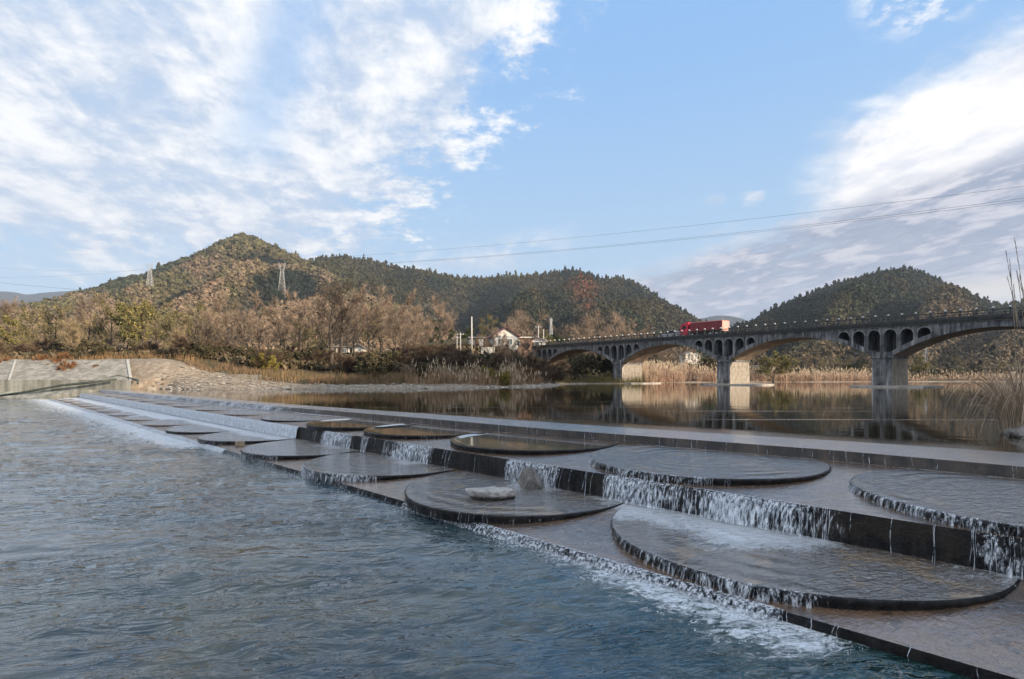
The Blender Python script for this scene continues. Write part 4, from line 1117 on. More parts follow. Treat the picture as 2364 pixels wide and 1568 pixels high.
for yy in (0.04, 2.41):
    mb = MB(); mb.raw([(-4.35, yy, 1.75), (-3.4, yy, 1.75), (-3.4, yy, 2.6), (-4.15, yy, 2.6)], [(0, 1, 2, 3)]); mb.build('side_window', glass, truck)
    mb = MB(); mb.box(-4.9, -4.75, yy - .12 if yy < 1 else yy - .02, yy + .02 if yy < 1 else yy + .12, 1.8, 2.4, .02); mb.build('mirror', chassis, truck)
    mb = MB(); mb.box(-4.74, -4.69, (.25 if yy < 1 else 1.9), (.55 if yy < 1 else 2.2), .75, .95, .01); mb.build('headlight', M['cap'], truck)
mb = MB(); mb.box(-4.82, -4.65, 0.1, 2.35, .42, .70, .03); mb.build('bumper', chassis, truck)
# tipper body, open on top, ribbed sides
mb = MB(); x0, x1, y0, y1, z0, z1 = -2.5, 4.4, 0.0, 2.45, 1.05, 3.0
mb.box(x0, x1, y0, y0 + .06, z0, z1); mb.box(x0, x1, y1 - .06, y1, z0, z1); mb.box(x0, x0 + .06, y0 + .06, y1 - .06, z0, z1); mb.box(x0 + .06, x1 - .001, y0 + .06, y1 - .06, z0, z0 + .08)
for i in range(9):
    xr = x0 + .05 + i * (x1 - x0 - .2) / 8
    mb.box(xr, xr + .10, y0 - .07, y0 - .001, z0, z1 - .28); mb.box(xr, xr + .10, y1 + .001, y1 + .07, z0, z1 - .28)
mb.build('tipper_body', paint2, truck)
mb = MB(); mb.box(x0 - .05, x1 + .06, y0 - .09, y0 + .08, z1 + .002, z1 + .14, .02); mb.box(x0 - .05, x1 + .06, y1 - .08, y1 + .09, z1 + .002, z1 + .14, .02); mb.box(x1 - .1, x1 + .08, y0 + .08, y1 - .08, z1 + .002, z1 + .14, .02)
mb.build('top_rail', rim_light, truck)
mb = MB(); mb.box(x1 + .002, x1 + .07, y0 + .02, y1 - .02, z0 - .1, z1); mb.build('tailgate', mat_plain('sunlit_red_paint', (0.68, 0.36, 0.28), .5, .2, 2), truck)  # pale because sunlight on the tailgate is painted into its colour
mb = MB(); mb.box(x0 + .1, x1 - .2, y0 + .1, y1 - .1, z1 - .30, z1 - .12, .04); mb.build('tarpaulin', paint, truck)
for xx in (-3.9, -2.0, 1.9, 3.2):
    for yy in (.2, 2.25): wheel(truck, xx, yy)
# grey car ahead of it
car = empty('car', (0, 0, 0), bridge.rotation_euler[2]); tag(car, 'small silver grey car just ahead of the red truck on the bridge', 'car'); on_bridge(car, -36.0, 3.1)
cp = mat_plain('silver_paint', (0.42, 0.43, 0.44), 0.3, .05, 2, .4)
mb = MB(); mb.prism([(-2.15, .28), (-2.15, .72), (-1.3, .92), (-.7, .95), (1.75, .95), (2.1, .90), (2.15, .28)], 0, 1.72); mb.build('body', cp, car)
mb = MB(); mb.prism([(-.95, .95), (-.35, 1.44), (1.1, 1.46), (1.8, .95)], 0.12, 1.60); mb.build('cabin', glass, car)
mb = MB(); mb.prism([(-.38, 1.445), (-.2, 1.50), (1.0, 1.51), (1.15, 1.455)], .14, 1.58); mb.build('roof', cp, car)
for xx in (-1.35, 1.3):
    for yy in (.08, 1.64): wheel(car, xx, yy, .33, .2)
for yy in (.1, 1.3):
    mb = MB(); mb.box(-2.18, -2.12, yy, yy + .32, .58, .72); mb.build('headlight', M['cap'], car)

# ------------------------------------------------------------------ village by the bridge head
wallw = mat_plain('white_render', (0.70, 0.66, 0.58), 0.9, .15, .8); wallg = mat_plain('grey_render', (0.42, 0.43, 0.42), 0.9, .2, .8); roofr = mat_plain('maroon_tile', (0.20, 0.07, 0.08), 0.8, .3, 2)
roofg = mat_plain('grey_roof', (0.28, 0.26, 0.25), 0.85, .3, 2); brickm = mat_plain('brown_brick', (0.26, 0.16, 0.11), 0.9, .3, 4); win = mat_plain('window_glass', (0.10, 0.14, 0.15), .15, .2, 1)
def house(loc, rz, w_, d_, h_, rh, label, wmat, rmat, gable_mat=None, wins=(), base=3.0, flatroof=False, door=None):
    """front faces local -y; gable on the front"""
    r = empty('house', loc, rz); tag(r, label, 'house')
    mb = MB(); mb.box(-w_ / 2, w_ / 2, 0, d_, -base, h_); mb.build('walls', wmat, r)
    if flatroof:
        mb = MB(); mb.box(-w_ / 2 - .35, w_ / 2 + .35, -.5, d_ + .3, h_ + .002, h_ + .28, .03); mb.build('roof', rmat, r)
    else:
        mb = MB(); mb.prism([(-w_ / 2, h_ + .002), (0, h_ + rh - .12), (w_ / 2, h_ + .002)], .05, d_ - .05); mb.build('gable', gable_mat or wmat, r)
        mb = MB()
        for sg in (-1, 1):
            x0, x1 = 0.0, sg * (w_ / 2 + .5); z0, z1 = h_ + rh, h_ - .28
            V = [(x0, -.5, z0), (x1, -.5, z1), (x1, d_ + .4, z1), (x0, d_ + .4, z0), (x0, -.5, z0 + .14), (x1, -.5, z1 + .14), (x1, d_ + .4, z1 + .14), (x0, d_ + .4, z0 + .14)]
            Fs = [(0, 1, 2, 3), (4, 7, 6, 5), (0, 4, 5, 1), (1, 5, 6, 2), (2, 6, 7, 3)]
            mb.raw(V, Fs)
        mb.build('roof', rmat, r)
    for (x, z, ww, hh) in wins:
        mb = MB(); mb.box(x - ww / 2 - .08, x + ww / 2 + .08, -.07, -.002, z - .08, z + hh + .08, .01); fr = mb.build('window', M['cap'], r)
        mb = MB(); mb.box(x - ww / 2, x - .03, -.085, -.072, z, z + hh); mb.box(x + .03, x + ww / 2, -.085, -.072, z, z + hh); mb.build('pane', win, fr)
    if door:
        x, ww, hh = door; mb = MB(); mb.box(x - ww / 2, x + ww / 2, -.06, -.002, 0, hh, .01); mb.build('door', mat_plain('door_brown', (.12, .07, .05), .6, .2, 2), r)
    return r
hz = 9.3
p_ = at(1168, 802, 122); house((p_.x, p_.y, p_.z - .2), radians(14), 5.6, 9, 2.8, 1.8, 'white gabled house with maroon roof beside the bridge head', wallg, roofr, wallw, ((-1.2, .8, 1.3, 1.3), (.9, .8, 1.1, 1.3)))
p_ = at(1205, 803, 124); house((p_.x, p_.y, p_.z - .1), radians(8), 4.6, 6, 2.3, 0, 'low brick building with pale flat roof right of the gabled house', brickm, wallw, flatroof=True, wins=((-1.0, .7, 1.0, 1.0),), door=(1.0, .9, 1.9))
p_ = at(1234, 803, 128); house((p_.x, p_.y, p_.z), radians(-6), 5.0, 5, 1.9, 0.7, 'low pale shed with grey roof at the end of the bridge', wallw, roofg, wins=((.6, .6, .9, .8),))
p_ = at(1100, 800, 119); house((p_.x, p_.y, p_.z), radians(10), 3.0, 4, 1.8, 0.0, 'small grey hut with flat roof behind the tall white pole', wallg, roofg, flatroof=True, door=(0, .8, 1.6))
p_ = at(783, 818, 132); house((p_.x, p_.y, p_.z), radians(5), 4.2, 5, 1.7, 0.0, 'white house half hidden behind the tall bare twin trees', wallw, roofg, flatroof=True, wins=((-1.3, .5, .8, .8), (1.3, .5, .8, .8)), door=(0, .7, 1.5))
p_ = at(826, 816, 134); house((p_.x, p_.y, p_.z), radians(5), 2.6, 4, 1.5, .6, 'pale house behind the trees to the right of the twin trees', wallw, roofg, wins=((.5, .5, .6, .6),))
p_ = at(2091, 812, 420); house((p_.x, p_.y, p_.z), radians(0), 9, 7, 3.4, 2.2, 'tiny white house far off on the slope seen below the bridge', wallw, roofg, wins=((-2, 1, 1.2, 1.4), (2, 1, 1.2, 1.4)), base=12)
p_ = at(1600, 822, 215)
house((p_.x, p_.y, p_.z - 1), radians(20), 7, 4, 1.9, .8, 'long white house seen through the arch beyond the bare trees', wallw, roofg, wins=((-2, .8, 1, 1), (1.5, .8, 1, 1)), base=6)
mb = MB(); mb.raw([(-1.5, 0, 0), (0.9, 0, 0), (1.1, .8, 3.0), (-1.5, .8, 3.0), (-1.5, 3, 3.0), (1.1, 3, 3.0), (.9, 3, 0), (-1.5, 3, 0)], [(0, 1, 2, 3), (3, 2, 5, 4), (1, 6, 5, 2), (7, 0, 3, 4)])
o = mb.build('retaining_wall', wallw); p_ = at(1128, 836, 108); o.location = p_; tag(o, 'small white stone wall on the slope below the gabled house', 'retaining wall')
# poles
polem = mat_plain('pale_pole', (0.62, 0.60, 0.55), 0.8, .15, 1)
def pole(px, top, base, Y, r, label, arms=1):
    a = at(px, base, Y); t_ = at(px, top, Y); h = t_.z - a.z
    root = empty('utility_pole', a); tag(root, label, 'pole', 'poles around the village')
    mb = MB(); mb.tube([(0, 0, -1.5), (0, 0, h)], [r, r * .7], 8); mb.build('post', polem, root, True)
    for i in range(arms):
        mb = MB(); z = h - .4 - i * 1.1; mb.box(-.75, .75, -.05, .05, z, z + .1)
        for xx in (-.65, 0.02, .65): mb.tube([(xx, 0, z + .1), (xx, 0, z + .32)], .05, 6)
        mb.build('crossarm', polem, root)
pole(1089, 731, 802, 112, .17, 'tallest white pole, left of the houses', 0)
pole(1063, 768, 800, 112, .12, 'short pole left of the tallest white pole', 1)
pole(1055, 775, 798, 114, .10, 'shortest lamp pole at the left of the village', 1)
pole(1243, 752, 798, 135, .13, 'pale pole behind the sheds at the bridge end', 1)
pole(1255, 760, 800, 128, .11, 'thin pole nearest the first bridge railing posts', 0)
pole(1324, 836, 872, 118, .09, 'thin white post standing under the first arch', 0)

# ------------------------------------------------------------------ hills
def tuft_templates(kind, nvar=6, ntri=28):
    """small crowns of loose triangles on a lumpy shell; returns list of (V (3n,3), up-weight)"""
    out_ = []
    for v in range(nvar):
        r = np.random.RandomState(100 + v + 50 * kind)
        T = []
        for i in range(ntri):
            while True:
                d = r.randn(3); d /= np.linalg.norm(d)
                if d[2] > -0.25: break
            if kind == 0: c = d * (0.72 + 0.38 * r.rand()); c[2] *= 0.85
            else:                      # pointed crown
                z = r.rand() ** 0.8; a = r.rand() * 6.283; rad = (1 - z) * 0.62 + .05; c = np.array([cos(a) * rad, sin(a) * rad, z * 2.1 - 0.3]); d = np.array([cos(a), sin(a), .35]); d /= np.linalg.norm(d)
            nrm = d + 0.55 * r.randn(3); nrm /= np.linalg.norm(nrm)
            u = np.cross(nrm, r.randn(3)); u /= np.linalg.norm(u); w_ = np.cross(nrm, u)
            s_ = (0.46 if kind == 0 else 0.38) * (0.7 + 0.6 * r.rand())
            for k_ in range(3):
                a = 2.094 * k_ + r.rand() * .5
                T.append(c + s_ * (u * cos(a) + w_ * sin(a)))
        out_.append(np.array(T))
    return out_
TUF = tuft_templates(0); CON = tuft_templates(1)
def tufts(name, P, R, colr, conifer, label, kind='stuff', seed=0, mat=None):
    r = np.random.RandomState(seed); n = len(P); VV = []; CC = []
    for vi in range(6):
        for ck, tem in ((False, TUF), (True, CON)):
            sel = np.where((np.arange(n) % 6 == vi) & (conifer == ck))[0]
            if len(sel) == 0: continue
            T = tem[vi]; a = r.rand(len(sel)) * 6.283; ca, sa_ = np.cos(a)[:, None], np.sin(a)[:, None]
            X_ = T[None, :, 0] * ca - T[None, :, 1] * sa_; Y_ = T[None, :, 0] * sa_ + T[None, :, 1] * ca; Z_ = np.repeat(T[None, :, 2], len(sel), 0)
            rr = R[sel][:, None]
            V = np.stack([X_ * rr + P[sel, 0][:, None], Y_ * rr + P[sel, 1][:, None], Z_ * rr * (0.85 + .3 * r.rand(len(sel), 1)) + P[sel, 2][:, None]], -1)
            VV.append(V.reshape(-1, 3))
            CC.append((colr[sel][:, None, :] * (0.88 + 0.24 * r.rand(len(sel), T.shape[0] // 3, 1)).repeat(3, 1)).reshape(-1, 3))
    V = np.concatenate(VV); C_ = np.concatenate(CC)
    o = mesh_obj(name, V, np.arange(len(V)).reshape(-1, 3), mat or M['forest'], cols=C_)
    return tag(o, label, kind=kind)

def hill(label, sil, Yr, Yf, zf, fdepth, spur, seed, forest=None, flabel='', mat=None, expo=1.34, ymod=None):
    """sil: ridge outline as (column, row) seen Yr metres away; the slope rises from Yf to the ridge and falls again behind"""
    px = np.array([p[0] for p in sil], float); py = np.array([p[1] for p in sil], float)
    us = np.arange(px[0], px[-1], 6.0)
    def surf(U, T):
        """U column, T 0 foot .. 1 ridge .. 1.6 behind"""
        u = (U - CX) / F0
        yr = Yr * (1 + 0.06 * np.sin(U * 0.004 + seed)) if ymod is None else ymod(U)
        hr = CAMZ + (HY - np.interp(U, px, py)) / F0 * yr
        hr = hr + (fbm(U * 0.03 + seed, U * 0, 4) - .5) * 3 * Yr / 800
        Y_ = Yf + (yr - Yf) * T
        t = np.clip(T, 0, 1)
        z = zf + (hr - zf) * t ** expo
        bell = np.sin(np.pi * np.clip(T, 0, 1)) ** 0.8
        z = z + bell * spur(U, T) * sstep(1.0, .80, T) + bell * (fbm(U * 0.012 + seed, T * 5, 4) - .5) * 0.10 * np.maximum(hr, 10)
        z = np.where(T > 1, hr - (T - 1) * (yr - Yf) * 0.55, z)
        return u * Y_, Y_, z
    ts = np.concatenate([np.linspace(-0.05, 1, 60), [1.1, 1.3, 1.6]])
    UU, TT = np.meshgrid(us, ts)
    X_, Y_, Z_ = surf(UU, TT)
    Z_ = np.where(TT < 0, zf - 6, Z_)
    idx = np.arange(UU.size).reshape(UU.shape)
    Fh = np.stack([idx[:-1, :-1], idx[:-1, 1:], idx[1:, 1:], idx[1:, :-1]], -1).reshape(-1, 4)
    o = mesh_obj('hill', np.stack([X_, Y_, Z_], -1), Fh, mat or M['hillsoil'], smooth=True); tag(o, label, kind='structure')
    if forest:
        n, size, colf, conf = forest
        r = np.random.RandomState(seed + 5)
        U = px[0] + (px[-1] - px[0]) * r.rand(n); T = 0.01 + 1.0 * r.rand(n) ** 1.15
        x, y, z = surf(U, T)
        R_ = size * (0.5 + 1.0 * r.rand(n) ** 1.5) * (0.30 + 0.78 * y / Yr)
        cf = r.rand(n) < conf(U, T)
        P_ = np.stack([x, y, z + R_ * 0.25], -1)
        # trees that stand on the skyline
        k_ = int(n * 0.03); U2 = px[0] + (px[-1] - px[0]) * r.rand(k_); T2 = 0.985 + 0.02 * r.rand(k_); x, y, z = surf(U2, T2)
        R2_ = size * (0.30 + 0.40 * r.rand(k_)); P2_ = np.stack([x, y, z + R2_ * .4], -1)
        U = np.concatenate([U, U2]); T = np.concatenate([T, T2]); P_ = np.concatenate([P_, P2_]); R_ = np.concatenate([R_, R2_]); cf = np.concatenate([cf, r.rand(k_) < conf(U2, T2) * 2])
        tufts('forest', P_, R_, colf(U, T, r), cf, flabel, seed=seed)
    return surf
BROWN = np.array((0.235, 0.165, 0.105)); OLIVE = np.array((0.145, 0.125, 0.058)); GREEN = np.array((0.050, 0.064, 0.032)); RUST = np.array((0.20, 0.085, 0.040)); DARK = np.array((0.020, 0.028, 0.017))
YEL = np.array((0.14, 0.125, 0.035))
def mixc(f, a, c_): return a[None] * (1 - f[:, None]) + c_[None] * f[:, None]
def jit(c_, r, s_=.25): return c_ * (1 - s_ + 2 * s_ * r.rand(len(c_), 1))
# left hill
H1 = [(-420, 800), (-250, 770), (-100, 740), (0, 724), (60, 710), (150, 692), (210, 674), (260, 657), (350, 633), (400, 613), (440, 600), (500, 570), (530, 553), (555, 547), (585, 551), (620, 570), (680, 598), (740, 620),
      (800, 648), (850, 670), (900, 694), (935, 718), (970, 742), (1010, 768), (1080, 815)]
def band(U, T):
    """two gullies climbing to the right, evergreen wood with shade painted into its colour"""
    c1 = U - (330 + 620 * (T - .40)); c2 = U - (585 + 300 * (T - .38))
    g1 = np.exp(-(c1 / 52.0) ** 2) * sstep(.30, .45, T) * sstep(.96, .84, T)
    g2 = np.exp(-(c2 / 48.0) ** 2) * sstep(.25, .40, T) * sstep(.86, .72, T)
    g3 = np.exp(-((U - 660) / 26.0) ** 2) * sstep(.25, .32, T) * sstep(.52, .42, T)
    return np.clip(g1 + g2 + g3, 0, 1)
def sp1(U, T): return -26 * band(U, T) + 15 * np.cos((U - 560 * T) / 42.0)
def col1(U, T, r):
    bd = band(U, T) + 0.35 * (fbm(U * .02, T * 9, 3) - .5); e = sstep(0.3, 0.55, bd)
    mixn = fbm(U * .013 + 4, T * 6 + 2, 4)
    c = mixc(sstep(.46, .64, mixn), BROWN, OLIVE)
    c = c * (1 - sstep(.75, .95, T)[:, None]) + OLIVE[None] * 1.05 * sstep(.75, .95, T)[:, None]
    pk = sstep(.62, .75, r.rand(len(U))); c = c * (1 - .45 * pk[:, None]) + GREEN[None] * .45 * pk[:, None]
    c = c * (1 - e[:, None]) + DARK[None] * e[:, None]  # gully shade painted in with the evergreen tint
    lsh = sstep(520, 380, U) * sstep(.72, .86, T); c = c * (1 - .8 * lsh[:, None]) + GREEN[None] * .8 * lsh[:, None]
    return jit(c * 1.12, r, .18)
surf1 = hill('wooded left hill with a pointed peak, brown and olive', H1, 760, 170, 6, 0, sp1, 3, (33000, 3.6, col1, lambda U, T: 0.02 + .12 * (T > .9) * (U > 620)), 'brown and dark green wood covering the left hill, shade painted into its gullies')
# middle hills
H2 = [(640, 640), (700, 614), (740, 605), (790, 600), (850, 605), (900, 622), (960, 630), (1010, 640), (1060, 650), (1120, 647), (1180, 643), (1240, 643), (1270, 640), (1290, 634), (1310, 629), (1345, 634), (1370, 648), (1395, 652),
      (1430, 647), (1450, 654), (1470, 664), (1520, 694), (1560, 718), (1600, 745), (1640, 764), (1700, 790), (1760, 815)]
def sp2(U, T):
    a = 16 * np.exp(-((U - (1330 + 60 * (1 - T))) / 45.0) ** 2) * sstep(.1, .4, T) * sstep(.8, .55, T) + 26 * np.exp(-((U - (1180 + 150 * (T - .2))) / 30.0) ** 2) * sstep(.75, .4, T)
    bowl = -52 * np.exp(-((U - 1080) / 110.0) ** 2) * sstep(.95, .7, T)
    return a + bowl + 20 * np.exp(-((U - 760) / 60.0) ** 2) + 17 * np.cos((U - 420 * T) / 34.)
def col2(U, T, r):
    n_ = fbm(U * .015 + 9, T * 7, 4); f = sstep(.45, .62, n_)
    c = mixc(f, GREEN * .75, OLIVE * .6)  # greens darkened: the shade of the valley is put into the tree colour
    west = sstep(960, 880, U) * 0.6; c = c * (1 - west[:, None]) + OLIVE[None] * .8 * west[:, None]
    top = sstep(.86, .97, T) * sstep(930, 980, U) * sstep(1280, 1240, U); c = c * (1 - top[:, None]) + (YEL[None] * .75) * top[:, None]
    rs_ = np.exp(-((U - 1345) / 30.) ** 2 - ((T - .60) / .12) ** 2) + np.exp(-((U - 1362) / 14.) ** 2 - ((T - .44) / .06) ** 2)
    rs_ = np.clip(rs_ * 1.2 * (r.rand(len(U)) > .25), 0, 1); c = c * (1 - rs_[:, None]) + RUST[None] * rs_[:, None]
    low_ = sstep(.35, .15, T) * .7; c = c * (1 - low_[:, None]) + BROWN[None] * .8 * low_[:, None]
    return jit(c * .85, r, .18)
surf2 = hill('dark wooded ridge of the middle hills behind the village', H2, 980, 240, 7, 0, sp2, 8, (36000, 4.0, col2, lambda U, T: 0.15 + .3 * (T > .95)), 'green wood covering the middle hills, valley shade painted into its colour')
# right hill
H3 = [(1600, 800), (1640, 790), (1720, 755), (1780, 723), (1850, 693), (1920, 668), (1990, 643), (2050, 632), (2095, 628), (2130, 637), (2180, 662), (2240, 687), (2290, 708), (2330, 712), (2380, 708), (2440, 722), (2600, 745), (2800, 790)]
def sp3(U, T):
    return 16 * np.exp(-((U - (2160 + 60 * (1 - T))) / 50.) ** 2) * sstep(.2, .5, T) * sstep(.85, .6, T) + 14 * np.exp(-((U - (1900 + 150 * T)) / 40.) ** 2) + 15 * np.cos((U - 330 * T) / 36.)
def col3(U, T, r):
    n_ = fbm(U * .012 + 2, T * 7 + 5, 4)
    c = mixc(sstep(.5, .68, n_), GREEN * .9, OLIVE * .55)  # darkened greens carry the shaded hillside in the tree colour
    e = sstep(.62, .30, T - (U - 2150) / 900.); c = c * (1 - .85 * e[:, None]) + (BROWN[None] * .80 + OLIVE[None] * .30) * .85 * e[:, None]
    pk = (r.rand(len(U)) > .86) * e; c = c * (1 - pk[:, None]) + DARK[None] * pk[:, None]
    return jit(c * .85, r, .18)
surf3 = hill('dark wooded right hill behind the bridge', H3, 820, 235, 3, 0, sp3, 21, (30000, 3.6, col3, lambda U, T: 0.12 + .35 * (T > .95)), 'green wood covering the right hill, shade painted into its colour')
# far blue ranges
FH1 = [(-700, 640), (-300, 660), (-100, 672), (0, 672), (30, 675), (60, 679), (100, 676), (130, 674), (180, 670), (220, 668), (300, 680), (420, 720), (600, 780)]
hill('distant blue mountain range beyond the left hill', FH1, 3300, 1800, 0, 0, lambda U, T: 40 * np.cos(U / 40. + 3 * T), 31, None, mat=M['farhill'])
FH1b = [(-600, 670), (-200, 700), (-60, 690), (0, 694), (40, 703), (70, 716), (120, 745), (200, 780)]
hill('nearer faded hill at the left edge below the blue range', FH1b, 2200, 1300, 0, 0, lambda U, T: 20 * np.cos(U / 30.), 33, None, mat=M['farhill'])
FH2 = [(1380, 800), (1480, 762), (1560, 744), (1590, 740), (1625, 735), (1650, 730), (1664, 728), (1690, 731), (1715, 737), (1750, 748), (1800, 772), (1900, 800)]
hill('distant blue mountain between the middle hills and the right hill', FH2, 3000, 1700, 0, 0, lambda U, T: 30 * np.cos(U / 30.), 37, None, mat=M['farhill'])
# the hill behind the photographer's right shoulder, whose shadow lies over the weir
hx = np.linspace(60, 420, 50); hy = np.linspace(-330, 75, 70); HX, HYY = np.meshgrid(hx, hy)
cc_ = 0.438 * HX + 0.899 * HYY
ridge = 62 * sstep(100, 89, cc_ + 0 * HX) * sstep(-330, -250, HYY)
HZ = ridge * np.exp(-((HX - 190) / 60.0) ** 2) * (0.9 + 0.2 * fbm(HX * .03, HYY * .03)) * 1.12 - 2
idx = np.arange(HX.size).reshape(HX.shape)
o = mesh_obj('hill', np.stack([HX, HYY, HZ], -1), np.stack([idx[:-1, :-1], idx[:-1, 1:], idx[1:, 1:], idx[1:, :-1]], -1).reshape(-1, 4), M['hillsoil'], smooth=True)
tag(o, 'steep wooded hill on the right bank shading the weir', kind='structure')

# ------------------------------------------------------------------ lattice pylons
pyl = mat_plain('pylon_steel', (0.50, 0.49, 0.47), 0.6, .1, .5)
pylb = mat_plain('pylon_steel_grey', (0.40, 0.42, 0.44), 0.6, .1, .5)
def pylon(px, top, base, Y, label, mat, r=0.30, kind=0):
    if callable(Y):     # stand it on the slope whose surface shows at that row
        T = np.linspace(.05, .98, 400); x_, y_, z_ = Y(np.full(400, float(px)), T); row = HY - (z_ - CAMZ) / y_ * F0; Y = float(y_[np.argmax(row < base)]); r = r * Y / 600
    a = at(px, base, Y); H = at(px, top, Y).z - a.z
    root = empty('pylon', a, 0.25); tag(root, label, 'pylon', 'steel lattice pylons')
    k_ = H / 36.0; wb, wt = 4.2 * k_, 1.5 * k_; hb = 26 * k_
    hw = lambda z: wb + (wt - wb) * z / hb
    nl = 6
    for sx in (-1, 1):
        for sy in (-1, 1):
            mb = MB(); mb.tube([(sx * wb, sy * wb, -6), (sx * wt, sy * wt, hb)], r, 5); mb.build('leg', mat, root)
    mb = MB()
    for i in range(nl):
        z0 = hb * i / nl; z1 = hb * (i + 1) / nl; a0, a1 = hw(z0), hw(z1)
        for (p0, p1) in (((-1, -1), (1, -1)), ((1, -1), (1, 1)), ((1, 1), (-1, 1)), ((-1, 1), (-1, -1))):
            mb.tube([(p0[0] * a0, p0[1] * a0, z0), (p1[0] * a1, p1[1] * a1, z1)], r * .6, 4); mb.tube([(p1[0] * a0, p1[1] * a0, z0), (p0[0] * a1, p0[1] * a1, z1)], r * .6, 4)
            mb.tube([(p0[0] * a1, p0[1] * a1, z1), (p1[0] * a1, p1[1] * a1, z1)], r * .6, 4)
    mb.build('bracing', mat, root)
    mb = MB()
    if kind == 0:      # cat-head top: a cage spreading to two horns
        zt_ = 36 * k_; w1, w2 = 2.6 * k_, 3.0 * k_; zc = 31 * k_
        for sy in (-1, 1):
            y = sy * wt
            for sx in (-1, 1):
                mb.tube([(sx * wt, y, hb), (sx * w1, y * .7, zc)], r * .8, 4); mb.tube([(sx * w1, y * .7, zc), (sx * w2 * 1.15, 0, zt_)], r * .8, 4)
                mb.tube([(sx * wt * .2, y, hb + 1 * k_), (sx * w1, y * .7, zc)], r * .6, 4); mb.tube([(sx * w2 * 1.15, 0, zt_), (sx * w1 * .3, y * .7, zc + 1.2 * k_)], r * .6, 4)
            mb.tube([(-w1 * 1.5, y * .4, zc + .6 * k_), (w1 * 1.5, y * .4, zc + .6 * k_)], r * .8, 4)
    else:
        zt_ = 36 * k_
        for sx in (-1, 1): mb.tube([(sx * wt, 0, hb), (0, 0, zt_)], r, 4)
        for zz in (27 * k_, 31 * k_): mb.tube([(-5 * k_, 0, zz), (5 * k_, 0, zz)], r, 4)
    mb.build('head', mat, root)
    return root
pylon(346, 607, 668, surf1, 'steel lattice pylon on the left shoulder of the left hill', pyl, 0.19)
pylon(651, 606, 680, surf1, 'taller steel lattice pylon in front of the left hill right of its peak', pyl, 0.19)
pylon(1272, 733, 764, 300, 'small white pylon standing above the trees left of the bridge', pyl, 0.20, 1)
pylon(1937, 716, 755, 400, 'pylon standing behind the bridge in front of the right hill', pyl, 0.20, 1)
pylon(2137, 792, 816, 270, 'small faint pylon seen under the nearest arch', pylb, 0.06, 1)
# power lines
wm = mat_plain('cable', (0.10, 0.10, 0.11), 0.7, .1, .1)
def wire(pts, r, label, sag=0.0):
    P_ = [Vector(p) for p in pts]; out_ = []
    for i in range(41):
        t = i / 40
        p = P_[0].lerp(P_[1], t) if len(P_) == 2 else ((1 - t) ** 2 * P_[0] + 2 * t * (1 - t) * P_[1] + t * t * P_[2])
        out_.append(p)
    mb = MB(); mb.tube(out_, r, 5); o = mb.build('power_line', wm, smooth=True); return tag(o, label, 'power line', 'power lines strung between the pylons')
wire([at(690, 599, 560), at(1400, 560, 330), at(2700, 386, 190)], .060, 'topmost single cable crossing the sky over the bridge')
wire([at(860, 609, 470), at(1600, 566, 320), at(2700, 412, 205)], .060, 'upper cable of the lower pair crossing the sky')
wire([at(860, 610, 472), at(1600, 569, 322), at(2700, 419, 207)], .060, 'lower cable of the lower pair crossing the sky')
wire([at(-80, 640, 640), at(130, 645, 640), at(330, 622, 640)], .07, 'faint cable leading left from the left pylon')
wire([at(-80, 643, 560), at(60, 662, 520), at(240, 672, 500)], .11, 'low cable sagging towards the far hills')
wire([at(-80, 612, 600), at(200, 640, 600), at(640, 612, 560)], .05, 'faint cable running between both lattice pylons')
wire([at(1089, 732, 112), at(1020, 736, 118), at(940, 730, 125)], .025, 'thin wire running left from the tallest white pole')

